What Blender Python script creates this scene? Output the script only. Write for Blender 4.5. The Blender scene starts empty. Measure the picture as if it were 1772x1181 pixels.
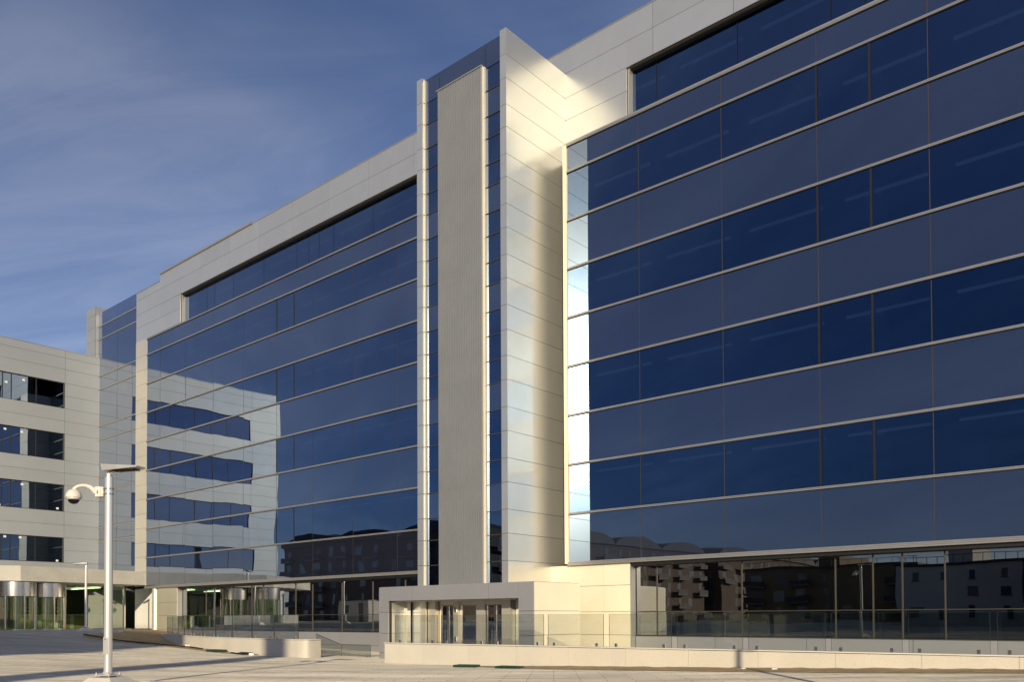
import bpy, bmesh, math, random
import numpy as np
from mathutils import Vector, Matrix
random.seed(7)
SC = bpy.context.scene
COL = SC.collection
R = math.radians

# ------------------------------------------------------------------ materials
MATS = {}
def new_mat(name):
    m = bpy.data.materials.new(name); m.use_nodes = True
    nt = m.node_tree; nt.nodes.clear()
    MATS[name] = m
    return m, nt.nodes, nt.links

def principled(name, col, rough=.5, metal=0., var=0., noise=None, bump=0., bscale=20., spec=.5, emit=None, estr=0., streak=None):
    m, N, L = new_mat(name)
    out = N.new('ShaderNodeOutputMaterial'); p = N.new('ShaderNodeBsdfPrincipled')
    L.new(p.outputs[0], out.inputs[0])
    p.inputs['Base Color'].default_value = (*col, 1); p.inputs['Roughness'].default_value = rough
    p.inputs['Metallic'].default_value = metal; p.inputs['Specular IOR Level'].default_value = spec
    if emit:
        p.inputs['Emission Color'].default_value = (*emit, 1); p.inputs['Emission Strength'].default_value = estr
    src = None
    if var or noise:
        tc = N.new('ShaderNodeTexCoord')
        val = N.new('ShaderNodeValue'); val.outputs[0].default_value = 1.0; cur = val.outputs[0]
        if var:
            g = N.new('ShaderNodeNewGeometry'); mr = N.new('ShaderNodeMapRange')
            mr.inputs[3].default_value = 1 - var; mr.inputs[4].default_value = 1 + var
            L.new(g.outputs['Random Per Island'], mr.inputs[0])
            mu = N.new('ShaderNodeMath'); mu.operation = 'MULTIPLY'; L.new(cur, mu.inputs[0]); L.new(mr.outputs[0], mu.inputs[1]); cur = mu.outputs[0]
        for (sc, amp) in (noise or []):
            n = N.new('ShaderNodeTexNoise'); n.inputs['Scale'].default_value = sc; n.inputs['Detail'].default_value = 5
            if streak:
                mp = N.new('ShaderNodeMapping'); mp.inputs['Scale'].default_value = streak; L.new(tc.outputs['Object'], mp.inputs[0]); L.new(mp.outputs[0], n.inputs['Vector'])
            else: L.new(tc.outputs['Object'], n.inputs['Vector'])
            mr = N.new('ShaderNodeMapRange'); mr.inputs[1].default_value = .25; mr.inputs[2].default_value = .75
            mr.inputs[3].default_value = 1 - amp; mr.inputs[4].default_value = 1 + amp
            L.new(n.outputs[0], mr.inputs[0])
            mu = N.new('ShaderNodeMath'); mu.operation = 'MULTIPLY'; L.new(cur, mu.inputs[0]); L.new(mr.outputs[0], mu.inputs[1]); cur = mu.outputs[0]
        vm = N.new('ShaderNodeVectorMath'); vm.operation = 'SCALE'; vm.inputs[0].default_value = col
        L.new(cur, vm.inputs['Scale']); L.new(vm.outputs[0], p.inputs['Base Color'])
    if bump:
        tc = N.new('ShaderNodeTexCoord'); n = N.new('ShaderNodeTexNoise'); n.inputs['Scale'].default_value = bscale
        L.new(tc.outputs['Object'], n.inputs['Vector'])
        b = N.new('ShaderNodeBump'); b.inputs['Strength'].default_value = 1; b.inputs['Distance'].default_value = bump
        L.new(n.outputs[0], b.inputs['Height']); L.new(b.outputs[0], p.inputs['Normal'])
    return m

def pane_normal(N, L, amp=.006, scale=.5):
    """slow warp of real float glass, different in every pane"""
    tc = N.new('ShaderNodeTexCoord'); oi = N.new('ShaderNodeObjectInfo')
    ml = N.new('ShaderNodeMath'); ml.operation = 'MULTIPLY'; ml.inputs[1].default_value = 300; L.new(oi.outputs['Random'], ml.inputs[0])
    ad = N.new('ShaderNodeVectorMath'); ad.operation = 'ADD'; L.new(tc.outputs['Object'], ad.inputs[0]); L.new(ml.outputs[0], ad.inputs[1])
    n = N.new('ShaderNodeTexNoise'); n.inputs['Scale'].default_value = scale; n.inputs['Detail'].default_value = .6
    L.new(ad.outputs[0], n.inputs['Vector'])
    b = N.new('ShaderNodeBump'); b.inputs['Strength'].default_value = 1; b.inputs['Distance'].default_value = amp
    L.new(n.outputs[0], b.inputs['Height'])
    return b.outputs[0]

def refl_factor(N, L, f0, f90):
    lw = N.new('ShaderNodeLayerWeight'); lw.inputs['Blend'].default_value = .5
    pw = N.new('ShaderNodeMath'); pw.operation = 'POWER'; pw.inputs[1].default_value = 1.0
    L.new(lw.outputs['Facing'], pw.inputs[0])
    mr = N.new('ShaderNodeMapRange'); mr.inputs[3].default_value = f0; mr.inputs[4].default_value = f90
    L.new(pw.outputs[0], mr.inputs[0])
    return mr.outputs[0]

def solar_glass(name, tint, f0, f90, trans=None, body=None, amp=.006):
    """coated facade glass: tinted mirror over either the room behind (trans) or an opaque back coat (body)"""
    m, N, L = new_mat(name)
    out = N.new('ShaderNodeOutputMaterial'); mix = N.new('ShaderNodeMixShader')
    gl = N.new('ShaderNodeBsdfGlossy'); gl.inputs['Roughness'].default_value = 0.0
    lw = N.new('ShaderNodeLayerWeight'); lw.inputs['Blend'].default_value = .5      # coated glass loses its tint towards grazing view
    sc_ = N.new('ShaderNodeMath'); sc_.operation = 'MULTIPLY'; sc_.use_clamp = True; sc_.inputs[1].default_value = 1.15; L.new(lw.outputs['Facing'], sc_.inputs[0])
    cm = N.new('ShaderNodeMix'); cm.data_type = 'RGBA'; cm.inputs['A'].default_value = (*tint, 1); cm.inputs['B'].default_value = (.78, .80, .84, 1)
    L.new(sc_.outputs[0], cm.inputs['Factor']); L.new(cm.outputs['Result'], gl.inputs['Color'])
    L.new(pane_normal(N, L, amp), gl.inputs['Normal'])
    if trans:
        b = N.new('ShaderNodeBsdfTransparent'); b.inputs['Color'].default_value = (*trans, 1)
    else:
        b = N.new('ShaderNodeBsdfDiffuse'); b.inputs['Color'].default_value = (*body, 1)
    L.new(refl_factor(N, L, f0, f90), mix.inputs[0]); L.new(b.outputs[0], mix.inputs[1]); L.new(gl.outputs[0], mix.inputs[2])
    L.new(mix.outputs[0], out.inputs[0])
    return m

PANEL = principled('silver_cladding', (.69, .695, .655), .31, .74, var=.035, noise=[(1.1, .03)])
PANEL2 = principled('wing_cladding', (.39, .41, .42), .42, .45, var=.03, noise=[(.7, .04)])
GREYP = principled('grey_cladding', (.50, .50, .51), .40, .6, var=.03, noise=[(1.0, .03)])
CORE = principled('dark_subframe', (.035, .033, .03), .7)
ALU = principled('aluminium', (.42, .41, .385), .34, .6, noise=[(3, .05)])
ALU2 = principled('bronze_mullion', (.10, .085, .065), .4, .5)
RUB = principled('black_gasket', (.012, .012, .012), .5)
RIB = principled('ribbed_metal', (.365, .38, .39), .45, .55, noise=[(.8, .05), (9, .04)])
ENDW = principled('pale_cream_panel', (.85, .775, .59), .5, .0, var=.02, noise=[(1.2, .03)])
CREAM = principled('cream_panel', (.80, .75, .63), .38, .65, var=.02, noise=[(1.2, .03)])
STONE = principled('white_granite', (.60, .565, .48), .75, noise=[(1.0, .06), (40, .10), (220, .16)], bump=.004, bscale=120)
COPING = principled('stone_coping', (.64, .61, .54), .7, noise=[(6, .06), (90, .08)])
CONC = principled('fair_faced_concrete', (.50, .48, .42), .8, noise=[(.9, .10), (7, .05), (60, .05)], bump=.003, bscale=40)
CONC2 = principled('cast_concrete', (.60, .57, .51), .85, noise=[(3, .08), (50, .08)], bump=.006, bscale=60)
STEEL = principled('brushed_steel', (.62, .60, .57), .22, 1.0, noise=[(2, .05)])
POLEM = principled('galvanised_pole', (.72, .71, .68), .34, .5, noise=[(2, .05)], streak=(1, 1, .2))
CAMW = principled('camera_housing', (.72, .68, .60), .4)
DOME = principled('dome_lens', (.01, .01, .012), .04)
WHITE = principled('white_paint', (.78, .77, .73), .5)
INTW = principled('interior_wall', (.75, .75, .70), .8, noise=[(.5, .1)])
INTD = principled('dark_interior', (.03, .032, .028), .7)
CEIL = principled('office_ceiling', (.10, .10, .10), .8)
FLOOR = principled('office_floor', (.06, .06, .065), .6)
LUM = principled('strip_luminaire', (.8, .8, .75), .4, emit=(1, .95, .82), estr=.3)
LOBL = principled('lobby_light', (.8, .8, .7), .4, emit=(.95, 1, .72), estr=4)
DESK = principled('desk_wood', (.42, .34, .18), .5, noise=[(3, .1)])
GREEN = principled('green_sticker', (.05, .42, .04), .5)
BLUE = principled('blue_sticker', (.03, .10, .45), .5)
DGREEN = principled('green_plastic', (.010, .045, .022), .45)
CABLE = principled('black_hose', (.015, .014, .012), .6)
BRICK = principled('dark_brick', (.11, .075, .06), .85, noise=[(.3, .15), (3, .12)])
ROOFM = principled('dark_roof', (.055, .05, .048), .7, 0, noise=[(.2, .1)])
RENDERW = principled('pale_render', (.55, .54, .52), .85, noise=[(.2, .08)])
OCHRE = principled('ochre_render', (.20, .15, .085), .85, noise=[(.2, .08)])
CONC2B = principled('balcony_slab', (.16, .155, .15), .8)
BWIN = principled('block_window', (.05, .08, .12), .08, spec=.8)
ASPH = principled('asphalt_base', (.08, .08, .08), .9)
VISION = solar_glass('vision_glass', (.26, .53, 1.0), .06, .80, trans=(.16, .22, .32))
SPAND = solar_glass('spandrel_glass', (.42, .64, 1.0), .095, .80, body=(.015, .018, .030))
WINGGL = solar_glass('wing_glass', (.60, .76, 1.0), .22, .9, trans=(.10, .14, .19))
GFGLASS = solar_glass('shopfront_glass', (.80, .86, .92), .21, .95, trans=(.22, .26, .25), amp=.005)
LOBBY = solar_glass('lobby_glass', (.85, .9, .85), .05, .8, trans=(.72, .82, .68), amp=.002)
ROOFGL = solar_glass('roof_balustrade_glass', (.62, .74, .98), .2, .95, trans=(.35, .42, .55))
RAILGL = solar_glass('balustrade_glass', (.9, .95, .92), .02, .6, trans=(.93, .95, .935), amp=.001)
GEDGE = principled('glass_edge', (.02, .045, .035), .2)

def paving_mat():
    m, N, L = new_mat('granite_paving')
    out = N.new('ShaderNodeOutputMaterial'); p = N.new('ShaderNodeBsdfPrincipled'); L.new(p.outputs[0], out.inputs[0])
    p.inputs['Roughness'].default_value = .85; p.inputs['Diffuse Roughness'].default_value = 1.0
    tc = N.new('ShaderNodeTexCoord'); mp = N.new('ShaderNodeMapping'); mp.inputs['Rotation'].default_value = (0, 0, R(-38))
    L.new(tc.outputs['Object'], mp.inputs[0])
    br = N.new('ShaderNodeTexBrick'); br.inputs['Scale'].default_value = 1; br.inputs['Brick Width'].default_value = 1.2; br.inputs['Row Height'].default_value = .4
    br.inputs['Mortar Size'].default_value = .011; br.inputs['Mortar Smooth'].default_value = .2
    br.inputs['Color1'].default_value = (.445, .415, .36, 1); br.inputs['Color2'].default_value = (.375, .35, .30, 1); br.inputs['Mortar'].default_value = (.12, .11, .10, 1)
    L.new(mp.outputs[0], br.inputs['Vector'])
    st = N.new('ShaderNodeMapping'); st.inputs['Scale'].default_value = (.22, 1.5, 1); L.new(mp.outputs[0], st.inputs[0])
    n1 = N.new('ShaderNodeTexNoise'); n1.inputs['Scale'].default_value = 1.0; n1.inputs['Detail'].default_value = 6; L.new(st.outputs[0], n1.inputs['Vector'])
    n2 = N.new('ShaderNodeTexNoise'); n2.inputs['Scale'].default_value = .16; n2.inputs['Detail'].default_value = 3; L.new(tc.outputs['Object'], n2.inputs['Vector'])
    n3 = N.new('ShaderNodeTexNoise'); n3.inputs['Scale'].default_value = 45; n3.inputs['Detail'].default_value = 2; L.new(tc.outputs['Object'], n3.inputs['Vector'])
    n4 = N.new('ShaderNodeTexNoise'); n4.inputs['Scale'].default_value = .45; n4.inputs['Detail'].default_value = 6; n4.inputs['Roughness'].default_value = .7; n4.inputs['Distortion'].default_value = 1.2; L.new(tc.outputs['Object'], n4.inputs['Vector'])
    cur = br.outputs['Color']
    for n, a in ((n1, .30), (n2, .12), (n3, .10), (n4, .13)):
        mr = N.new('ShaderNodeMapRange'); mr.inputs[1].default_value = .3; mr.inputs[2].default_value = .7; mr.inputs[3].default_value = 1 - a; mr.inputs[4].default_value = 1 + a
        L.new(n.outputs[0], mr.inputs[0])
        vm = N.new('ShaderNodeVectorMath'); vm.operation = 'SCALE'; L.new(cur, vm.inputs[0]); L.new(mr.outputs[0], vm.inputs['Scale']); cur = vm.outputs[0]
    L.new(cur, p.inputs['Base Color'])
    b = N.new('ShaderNodeBump'); b.inputs['Distance'].default_value = .012; L.new(n3.outputs[0], b.inputs['Height']); L.new(b.outputs[0], p.inputs['Normal'])
    return m
PAVE = paving_mat()
SOIL = principled('bare_soil', (.40, .29, .15), .95, noise=[(.6, .2), (4, .25), (30, .25)], bump=.05, bscale=9)

# ------------------------------------------------------------------ mesh helpers
class MB:
    def __init__(s): s.v = []; s.f = []; s.m = []; s.mats = []
    def mi(s, mat):
        if mat not in s.mats: s.mats.append(mat)
        return s.mats.index(mat)
    def poly(s, pts, mat):
        k = len(s.v); s.v += [tuple(p) for p in pts]; s.f.append(tuple(range(k, k + len(pts)))); s.m.append(s.mi(mat))
    def box(s, x0, x1, y0, y1, z0, z1, mat, M=None):
        k = len(s.v)
        P = [(x0, y0, z0), (x1, y0, z0), (x1, y1, z0), (x0, y1, z0), (x0, y0, z1), (x1, y0, z1), (x1, y1, z1), (x0, y1, z1)]
        if M: P = [tuple(M @ Vector(p)) for p in P]
        s.v += P; i = s.mi(mat)
        for f in ((3, 2, 1, 0), (4, 5, 6, 7), (0, 1, 5, 4), (1, 2, 6, 5), (2, 3, 7, 6), (3, 0, 4, 7)):
            s.f.append(tuple(k + a for a in f)); s.m.append(i)
    def prism(s, pts, z0, z1, mat):
        """closed horizontal outline (counter-clockwise) pulled from z0 to z1"""
        n = len(pts); k = len(s.v); i = s.mi(mat)
        zz0 = z0 if hasattr(z0, '__len__') else [z0] * n
        s.v += [(p[0], p[1], zz0[j]) for j, p in enumerate(pts)] + [(p[0], p[1], z1) for p in pts]
        s.f.append(tuple(k + n + j for j in range(n))); s.m.append(i)
        s.f.append(tuple(k + n - 1 - j for j in range(n))); s.m.append(i)
        for j in range(n):
            a, b = j, (j + 1) % n
            s.f.append((k + a, k + b, k + n + b, k + n + a)); s.m.append(i)
    def tube(s, path, rad, mat, seg=16, cap=True):
        path = [Vector(p) for p in path]; n = len(path); i = s.mi(mat); k = len(s.v)
        rr = rad if hasattr(rad, '__len__') else [rad] * n
        for j, p in enumerate(path):
            d = (path[min(j + 1, n - 1)] - path[max(j - 1, 0)]).normalized()
            up = Vector((0, 0, 1)) if abs(d.z) < .95 else Vector((1, 0, 0))
            a = d.cross(up).normalized(); b = a.cross(d).normalized()
            for q in range(seg):
                t = 2 * math.pi * q / seg
                s.v.append(tuple(p + (a * math.cos(t) + b * math.sin(t)) * rr[j]))
        for j in range(n - 1):
            for q in range(seg):
                s.f.append((k + j * seg + q, k + j * seg + (q + 1) % seg, k + (j + 1) * seg + (q + 1) % seg, k + (j + 1) * seg + q)); s.m.append(i)
        if cap:
            s.f.append(tuple(k + q for q in range(seg))[::-1]); s.m.append(i)
            s.f.append(tuple(k + (n - 1) * seg + q for q in range(seg))); s.m.append(i)
    def lathe(s, c, prof, mat, seg=24, a0=0, a1=2 * math.pi):
        k = len(s.v); i = s.mi(mat); full = abs(a1 - a0 - 2 * math.pi) < 1e-6; ns = seg if full else seg + 1
        for (r, z) in prof:
            for q in range(ns):
                t = a0 + (a1 - a0) * q / seg
                s.v.append((c[0] + r * math.cos(t), c[1] + r * math.sin(t), c[2] + z))
        for j in range(len(prof) - 1):
            for q in range(seg):
                b = (q + 1) % ns
                s.f.append((k + j * ns + q, k + j * ns + b, k + (j + 1) * ns + b, k + (j + 1) * ns + q)); s.m.append(i)
    def build(s, name, parent=None, smooth=False, bevel=0, fixn=True):
        me = bpy.data.meshes.new(name); me.from_pydata(s.v, [], s.f)
        for m in s.mats: me.materials.append(m)
        me.polygons.foreach_set('material_index', s.m)
        if smooth:
            me.polygons.foreach_set('use_smooth', [True] * len(s.f))
        if fixn:
            bm = bmesh.new(); bm.from_mesh(me); bmesh.ops.recalc_face_normals(bm, faces=bm.faces); bm.to_mesh(me); bm.free()
        me.update()
        o = bpy.data.objects.new(name, me); COL.objects.link(o)
        if parent is not None: o.parent = parent
        if bevel:
            b = o.modifiers.new('edge', 'BEVEL'); b.width = bevel; b.segments = 2; b.limit_method = 'ANGLE'
        if smooth:
            try: me.set_sharp_from_angle(angle=R(40))
            except Exception: pass
        return o

def empty(name, loc=(0, 0, 0), label=None, cat=None, group=None):
    o = bpy.data.objects.new(name, None); COL.objects.link(o); o.location = loc; o.empty_display_size = .3
    tag(o, label, cat, group); return o
def tag(o, label=None, cat=None, group=None, kind=None):
    if label: o['label'] = label
    if cat: o['category'] = cat
    if group: o['group'] = group
    if kind: o['kind'] = kind
    return o
def copy_tree(o, parent=None):
    c = o.copy(); COL.objects.link(c)
    if parent is not None: c.parent = parent
    for ch in [x for x in bpy.data.objects if x.parent == o]: copy_tree(ch, c)
    return c

G = .016   # open joint between cladding panels
def clad_y(mb, xs, zs, y, mat, t=.05, core=CORE, depth=.12, skip=None, g=G):
    """cladding facing -Y on the grid xs x zs, face at y, dark subframe behind the open joints"""
    if not skip: mb.box(xs[0] + .01, xs[-1] - .01, y + t * .6, y + depth, zs[0] + .01, zs[-1] - .01, core)
    for i in range(len(xs) - 1):
        for j in range(len(zs) - 1):
            if skip and skip(i, j): continue
            mb.box(xs[i] + (g / 2 if i else 0), xs[i + 1] - (g / 2 if i < len(xs) - 2 else 0), y, y + t, zs[j] + (g / 2 if j else 0), zs[j + 1] - (g / 2 if j < len(zs) - 2 else 0), mat)
def clad_x(mb, ys, zs, x, mat, t=.05, core=CORE, depth=.12, g=G, skip=None):
    """cladding facing +X"""
    if not skip: mb.box(x - depth, x - t * .6, ys[0] + .01, ys[-1] - .01, zs[0] + .01, zs[-1] - .01, core)
    for i in range(len(ys) - 1):
        for j in range(len(zs) - 1):
            if skip and skip(i, j): continue
            if skip: mb.box(x - depth, x - t * .6, ys[i], ys[i + 1], zs[j], zs[j + 1], core)
            mb.box(x - t, x, ys[i] + (g / 2 if i else 0), ys[i + 1] - (g / 2 if i < len(ys) - 2 else 0), zs[j] + (g / 2 if j else 0), zs[j + 1] - (g / 2 if j < len(zs) - 2 else 0), mat)

# ------------------------------------------------------------------ ground
CP = np.array([(-16.4,7.17,-1.3),(-25.6,22,-1.76),(-24.8,21.3,-1.74),(-11.1,22,-1.48),(-3.7,23.5,-1.28),(6,25,-1.05),(-29.7,21.5,-1.66),(-32.1,21.1,-1.67),(-35.8,21.3,-1.59),(-42,22.65,-1.45),(-47.9,24.6,-1.34),(-50.6,25.1,-.97),(-58,22,-.66),(-57,14,-.6),(-66,26,-.74),(-66,5,-.55),(-40,5,-.95),(0,0,-1.45),(0,10,-1.35),(14,15,-1.0),(14,-10,-1.3),(-20,-15,-1.0),(-60,-15,-.7),(-29,26,-1.78),(-22,26,-1.76),(-90,10,-.5),(-30,-50,-1),(30,-50,-1),(-90,-50,-.6)])
def tps(C, lam=2.0):
    n = len(C); d = np.hypot(C[:, None, 0] - C[None, :, 0], C[:, None, 1] - C[None, :, 1])
    K = np.where(d > 0, d * d * np.log(d + 1e-9), 0) + lam * np.eye(n)
    P = np.c_[np.ones(n), C[:, :2]]; A = np.block([[K, P], [P.T, np.zeros((3, 3))]]); w = np.linalg.solve(A, np.r_[C[:, 2], 0, 0, 0])
    def f(x, y):
        d = np.hypot(C[:, 0] - x, C[:, 1] - y); k = np.where(d > 0, d * d * np.log(d + 1e-9), 0)
        return float(k @ w[:n] + w[n] + w[n + 1] * x + w[n + 2] * y)
    return f
_tps = tps(CP)
def gz(x, y):
    """ground height: the measured plaza, easing to flat land far away"""
    d = max(0, -95 - x, x - 18, -52 - y, y - 30)
    cx = min(max(x, -95), 18); cy = min(max(y, -52), 30)
    z = _tps(cx, cy); t = min(1, d / 40.)
    return z * (1 - t) + (-1.2) * t

def sheet(name, xs, ys, mat, dz=0.0):
    mb = MB(); nx, ny = len(xs), len(ys)
    mb.v = [(x, y, gz(x, y) + dz) for y in ys for x in xs]; i = mb.mi(mat)
    for b in range(ny - 1):
        for a in range(nx - 1):
            mb.f.append((b * nx + a, b * nx + a + 1, (b + 1) * nx + a + 1, (b + 1) * nx + a)); mb.m.append(i)
    return mb.build(name, smooth=True, fixn=False)
def ramp(a, b, s): return list(np.arange(a, b, s))
xs = [-2500, -1200, -600, -300, -180, -130] + ramp(-100, -56, 2) + ramp(-56, 12, 1) + ramp(12, 30, 2) + [40, 60, 90, 140, 250, 500, 1200, 2500]
ys = [-2500, -1200, -600, -320, -220, -150, -110, -80, -65] + ramp(-54, -4, 3) + ramp(-4, 33, 1) + [34, 40, 60, 100, 200, 500, 1200, 2500]
tag(sheet('ground', xs, ys, PAVE), kind='structure')

def soil_patch(name, outline, nx=60, amp=.03, dz=.012):
    """bare earth laid on the plaza inside an outline, with a lumpy top"""
    P = outline
    def inside(x, y):
        c = False; j = len(P) - 1
        for i in range(len(P)):
            if (P[i][1] > y) != (P[j][1] > y) and x < (P[j][0] - P[i][0]) * (y - P[i][1]) / (P[j][1] - P[i][1]) + P[i][0]: c = not c
            j = i
        return c
    bm = bmesh.new()
    vs = [bm.verts.new((x, y, 0)) for x, y in P]
    bm.faces.new(vs)
    bmesh.ops.triangulate(bm, faces=bm.faces[:])
    for _ in range(5):
        long = [e for e in bm.edges if e.calc_length() > .5]
        if not long: break
        bmesh.ops.subdivide_edges(bm, edges=long, cuts=1)
        bmesh.ops.triangulate(bm, faces=[f for f in bm.faces if len(f.verts) > 3])
    rnd = random.Random(3)
    for v in bm.verts:
        edge = v.is_boundary
        v.co.z = gz(v.co.x, v.co.y) + dz + (0 if edge else rnd.random() * amp)
    bmesh.ops.recalc_face_normals(bm, faces=bm.faces)
    if sum(f.normal.z for f in bm.faces) < 0: bmesh.ops.reverse_faces(bm, faces=bm.faces)
    me = bpy.data.meshes.new(name); bm.to_mesh(me); bm.free(); me.materials.append(SOIL)
    me.polygons.foreach_set('use_smooth', [True] * len(me.polygons))
    o = bpy.data.objects.new(name, me); COL.objects.link(o); tag(o, kind='structure'); return o
soil_patch('soil_bed', [(-54.1, 24.3), (-49.6, 20.2), (-42.1, 21.05), (-34.9, 20.37), (-33.3, 20.6), (-33.0, 21.2), (-35.6, 21.4), (-42, 22.7), (-47.7, 24.6), (-50.9, 25.8), (-53.5, 27.6), (-57.9, 28.4)])
soil_patch('soil_strip', [(-19.9, 20.3), (-15.85, 19.75), (-10.15, 20.15), (-6.67, 20.6), (-3.61, 21.3), (4, 22.0), (4, 24.2), (-3.8, 22.95), (-11.1, 22.35), (-17.3, 21.95)], dz=.01)

# ------------------------------------------------------------------ main office building
BL = empty('office_building', (-20, 30, -1.7), 'long dark blue glass office block with silver cladding frame and stair tower', 'office building')
Y0 = 28.0; TOPZ = 23.85
LV = [19.80] + [18.68 - 2.052 * k for k in range(8)] + [2.28]     # horizontal bars from the top: L0..L9
MODR = [-21.02, -17.55, -14.02, -10.52, -7.04, -3.55, -.05, 3.45, 6.95]
MODL = [-58.12, -56.2, -52.7, -49.2, -45.7, -42.18, -38.68, -35.18, -31.70, -28.2, -25.9]
P = lambda mb, name, **k: mb.build(name, BL, **k)

def pane(mb, x0, x1, z0, z1, y, mat, tilt, t=.016):
    """one sheet of glass, hung with the tiny misalignment real panes have"""
    cx, cz = (x0 + x1) / 2, (z0 + z1) / 2
    M = Matrix.Translation((cx, y, cz)) @ Matrix.Rotation(tilt[0], 4, 'X') @ Matrix.Rotation(tilt[1], 4, 'Z')
    mb.box(-(x1 - x0) / 2, (x1 - x0) / 2, 0, t, -(z1 - z0) / 2, (z1 - z0) / 2, mat, M)
TL = lambda: (random.gauss(0, .0014), random.gauss(0, .0014))

def add_window(parent, x0, x1, z0, z1, y, mat=VISION, name='window', fw=.03):
    f = MB()
    for (a, b, c, d) in ((x0, x0 + fw, z0, z1), (x1 - fw, x1, z0, z1), (x0 + fw, x1 - fw, z0, z0 + fw), (x0 + fw, x1 - fw, z1 - fw, z1)):
        f.box(a, b, y + .012, y + .09, c, d, RUB)
    o = f.build(name, parent)
    g = MB(); pane(g, x0 + .004, x1 - .004, z0 + .004, z1 - .004, y, mat, TL(), .010); g.build('pane', o)
    return o

BAR = .078
def band(mods, zt, zb, kind, half=None):
    for i in range(len(mods) - 1):
        a, b = mods[i] + .014, mods[i + 1] - .014
        if b - a < .2: continue
        z0, z1 = zb + .008, zt - BAR - .022
        if kind == 's':
            mb = MB(); pane(mb, a, b, z0, z1, Y0, SPAND, TL(), .02); P(mb, 'spandrel_panel')
        else:
            cuts = [a, b]
            if half and abs(mods[i] - half[0]) < .1: cuts = [a, half[1] - .035, half[1] + .035, b]
            if len(cuts) == 2: add_window(BL, a, b, z0, z1, Y0)
            else:
                add_window(BL, cuts[0] + .03, cuts[1], z0, z1, Y0); add_window(BL, cuts[2], cuts[3], z0, z1, Y0)
for mods, half in ((MODR, (-10.52, -8.79)), (MODL, (-42.18, -40.46))):
    for k in range(9):
        band(mods, LV[k], LV[k + 1], 'v' if k in (1, 3, 5, 7) else 's', half)
    # horizontal double aluminium bars
    for k, z in enumerate(LV):
        mb = MB(); x0, x1 = mods[0], mods[-1]
        if k < 9:
            mb.box(x0, x1, Y0 - .055, Y0 + .03, z - .033, z, ALU); mb.box(x0, x1, Y0 - .055, Y0 + .03, z - BAR, z - BAR + .033, ALU)
            mb.box(x0, x1, Y0 - .02, Y0 + .03, z - BAR + .033, z - .033, CORE); mb.box(x0, x1, Y0 - .03, Y0 + .03, z - BAR - .024, z - BAR, RUB)
        else:
            mb.box(x0, x1, Y0 - .10, Y0 + .05, z - .045, z, ALU); mb.box(x0, x1, Y0 - .12, Y0 + .05, z - .10, z - .055, ALU)
            mb.box(x0, x1, Y0 - .15, Y0 + .05, z - .16, z - .11, ALU); mb.box(x0, x1, Y0 - .05, Y0 + .05, z - .11, z - .10, RUB); mb.box(x0, x1, Y0 - .05, Y0 + .05, z - .055, z - .045, RUB)
        P(mb, 'transom_bar')
    # vertical joints
    for x in mods[1:-1]:
        mb = MB(); mb.box(x - .012, x + .012, Y0 + .004, Y0 + .07, LV[9], LV[0] - .1, ALU2); P(mb, 'mullion')
    for k in (1, 3, 5, 7):
        for x in half:
            mb = MB(); mb.box(x - .034, x + .034, Y0 - .012, Y0 + .09, LV[k + 1] + .01, LV[k] - BAR - .03, RUB); P(mb, 'vent_mullion')

# recessed strip window under the parapet; right of the tower the top storey is set back behind the glass below
TWL = [-53.30, -50.5, -49.55, -47.3, -43.95, -40.60, -39.47, -38.5, -37.2, -33.87, -30.47, -27.1, -25.9]
TWR = [-18.70, -17.58, -14.05, -10.53, -9.37, -6.99, -3.44, .1, 3.65, 6.95]
YT = 29.2; TOPR = 24.87
for tw, yt, za, zb in ((TWR, YT, 20.68, 22.72), (TWL, Y0, 19.83, 21.78)):
    for a, b in zip(tw[:-1], tw[1:]):
        if b - a > .3: add_window(BL, a + .012, b - .012, za, zb, yt + .28)
    mb = MB()
    mb.box(tw[0], tw[-1], yt + .07, yt + .5, zb - .08, zb + .01, RUB); mb.box(tw[0], tw[-1], yt + .04, yt + .24, zb - .035, zb - .005, ALU2)
    P(mb, 'window_head')
    mb = MB(); mb.box(tw[0] - .12, tw[0], yt + .07, yt + .40, za - .01, zb + .02, ALU); P(mb, 'window_reveal')
    mb = MB(); mb.box(tw[0], tw[-1], yt + .03, yt + .40, za - .07, za - .03, ALU); P(mb, 'window_sill')

ZP = [21.80, 22.85, TOPZ]; ZR = [22.74, 23.83, TOPR]
# parapet and frame cladding
mb = MB()
clad_y(mb, [-18.83, -17.55, -14.05, -10.53, -6.99, -3.44, .1, 3.65, 6.95], ZR, YT - .02, PANEL)
clad_y(mb, [-24.2, -18.83], [20.70, 21.75, 22.74, 23.83, TOPR], YT - .02, PANEL)
P(mb, 'parapet')
mb = MB()
clad_y(mb, [-53.42, -50.7, -47.3, -43.95, -40.6, -37.22, -33.86, -30.46, -27.1, -25.86], ZP, Y0 - .02, PANEL)
clad_y(mb, [-58.12, -56.2], [19.86, 20.85, 21.80, 22.85, 23.38], Y0 - .02, PANEL); clad_y(mb, [-56.2, -53.42], [19.86, 20.85, 21.80, 22.85, TOPZ], Y0 - .02, PANEL)
P(mb, 'parapet')
strip_z = []
z = 2.3
while z < TOPZ - .4: strip_z.append(z); z += 1.026
strip_z = [q for q in strip_z if q < 19.3] + [19.86]
mb = MB(); clad_y(mb, [-59.75, -58.12], strip_z, Y0 - .02, CREAM, depth=.5); clad_y(mb, [-59.75, -58.12], [19.86, 20.85, 21.80, 22.85, 23.38], Y0 - .02, PANEL, depth=.5); 
for a, b in zip(strip_z[:-1], strip_z[1:]): mb.box(-59.80, -59.755, Y0 - .02, 30.2, a + .012, b - .012, PANEL2)
P(mb, 'corner_pier')
mb = MB()
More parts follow.
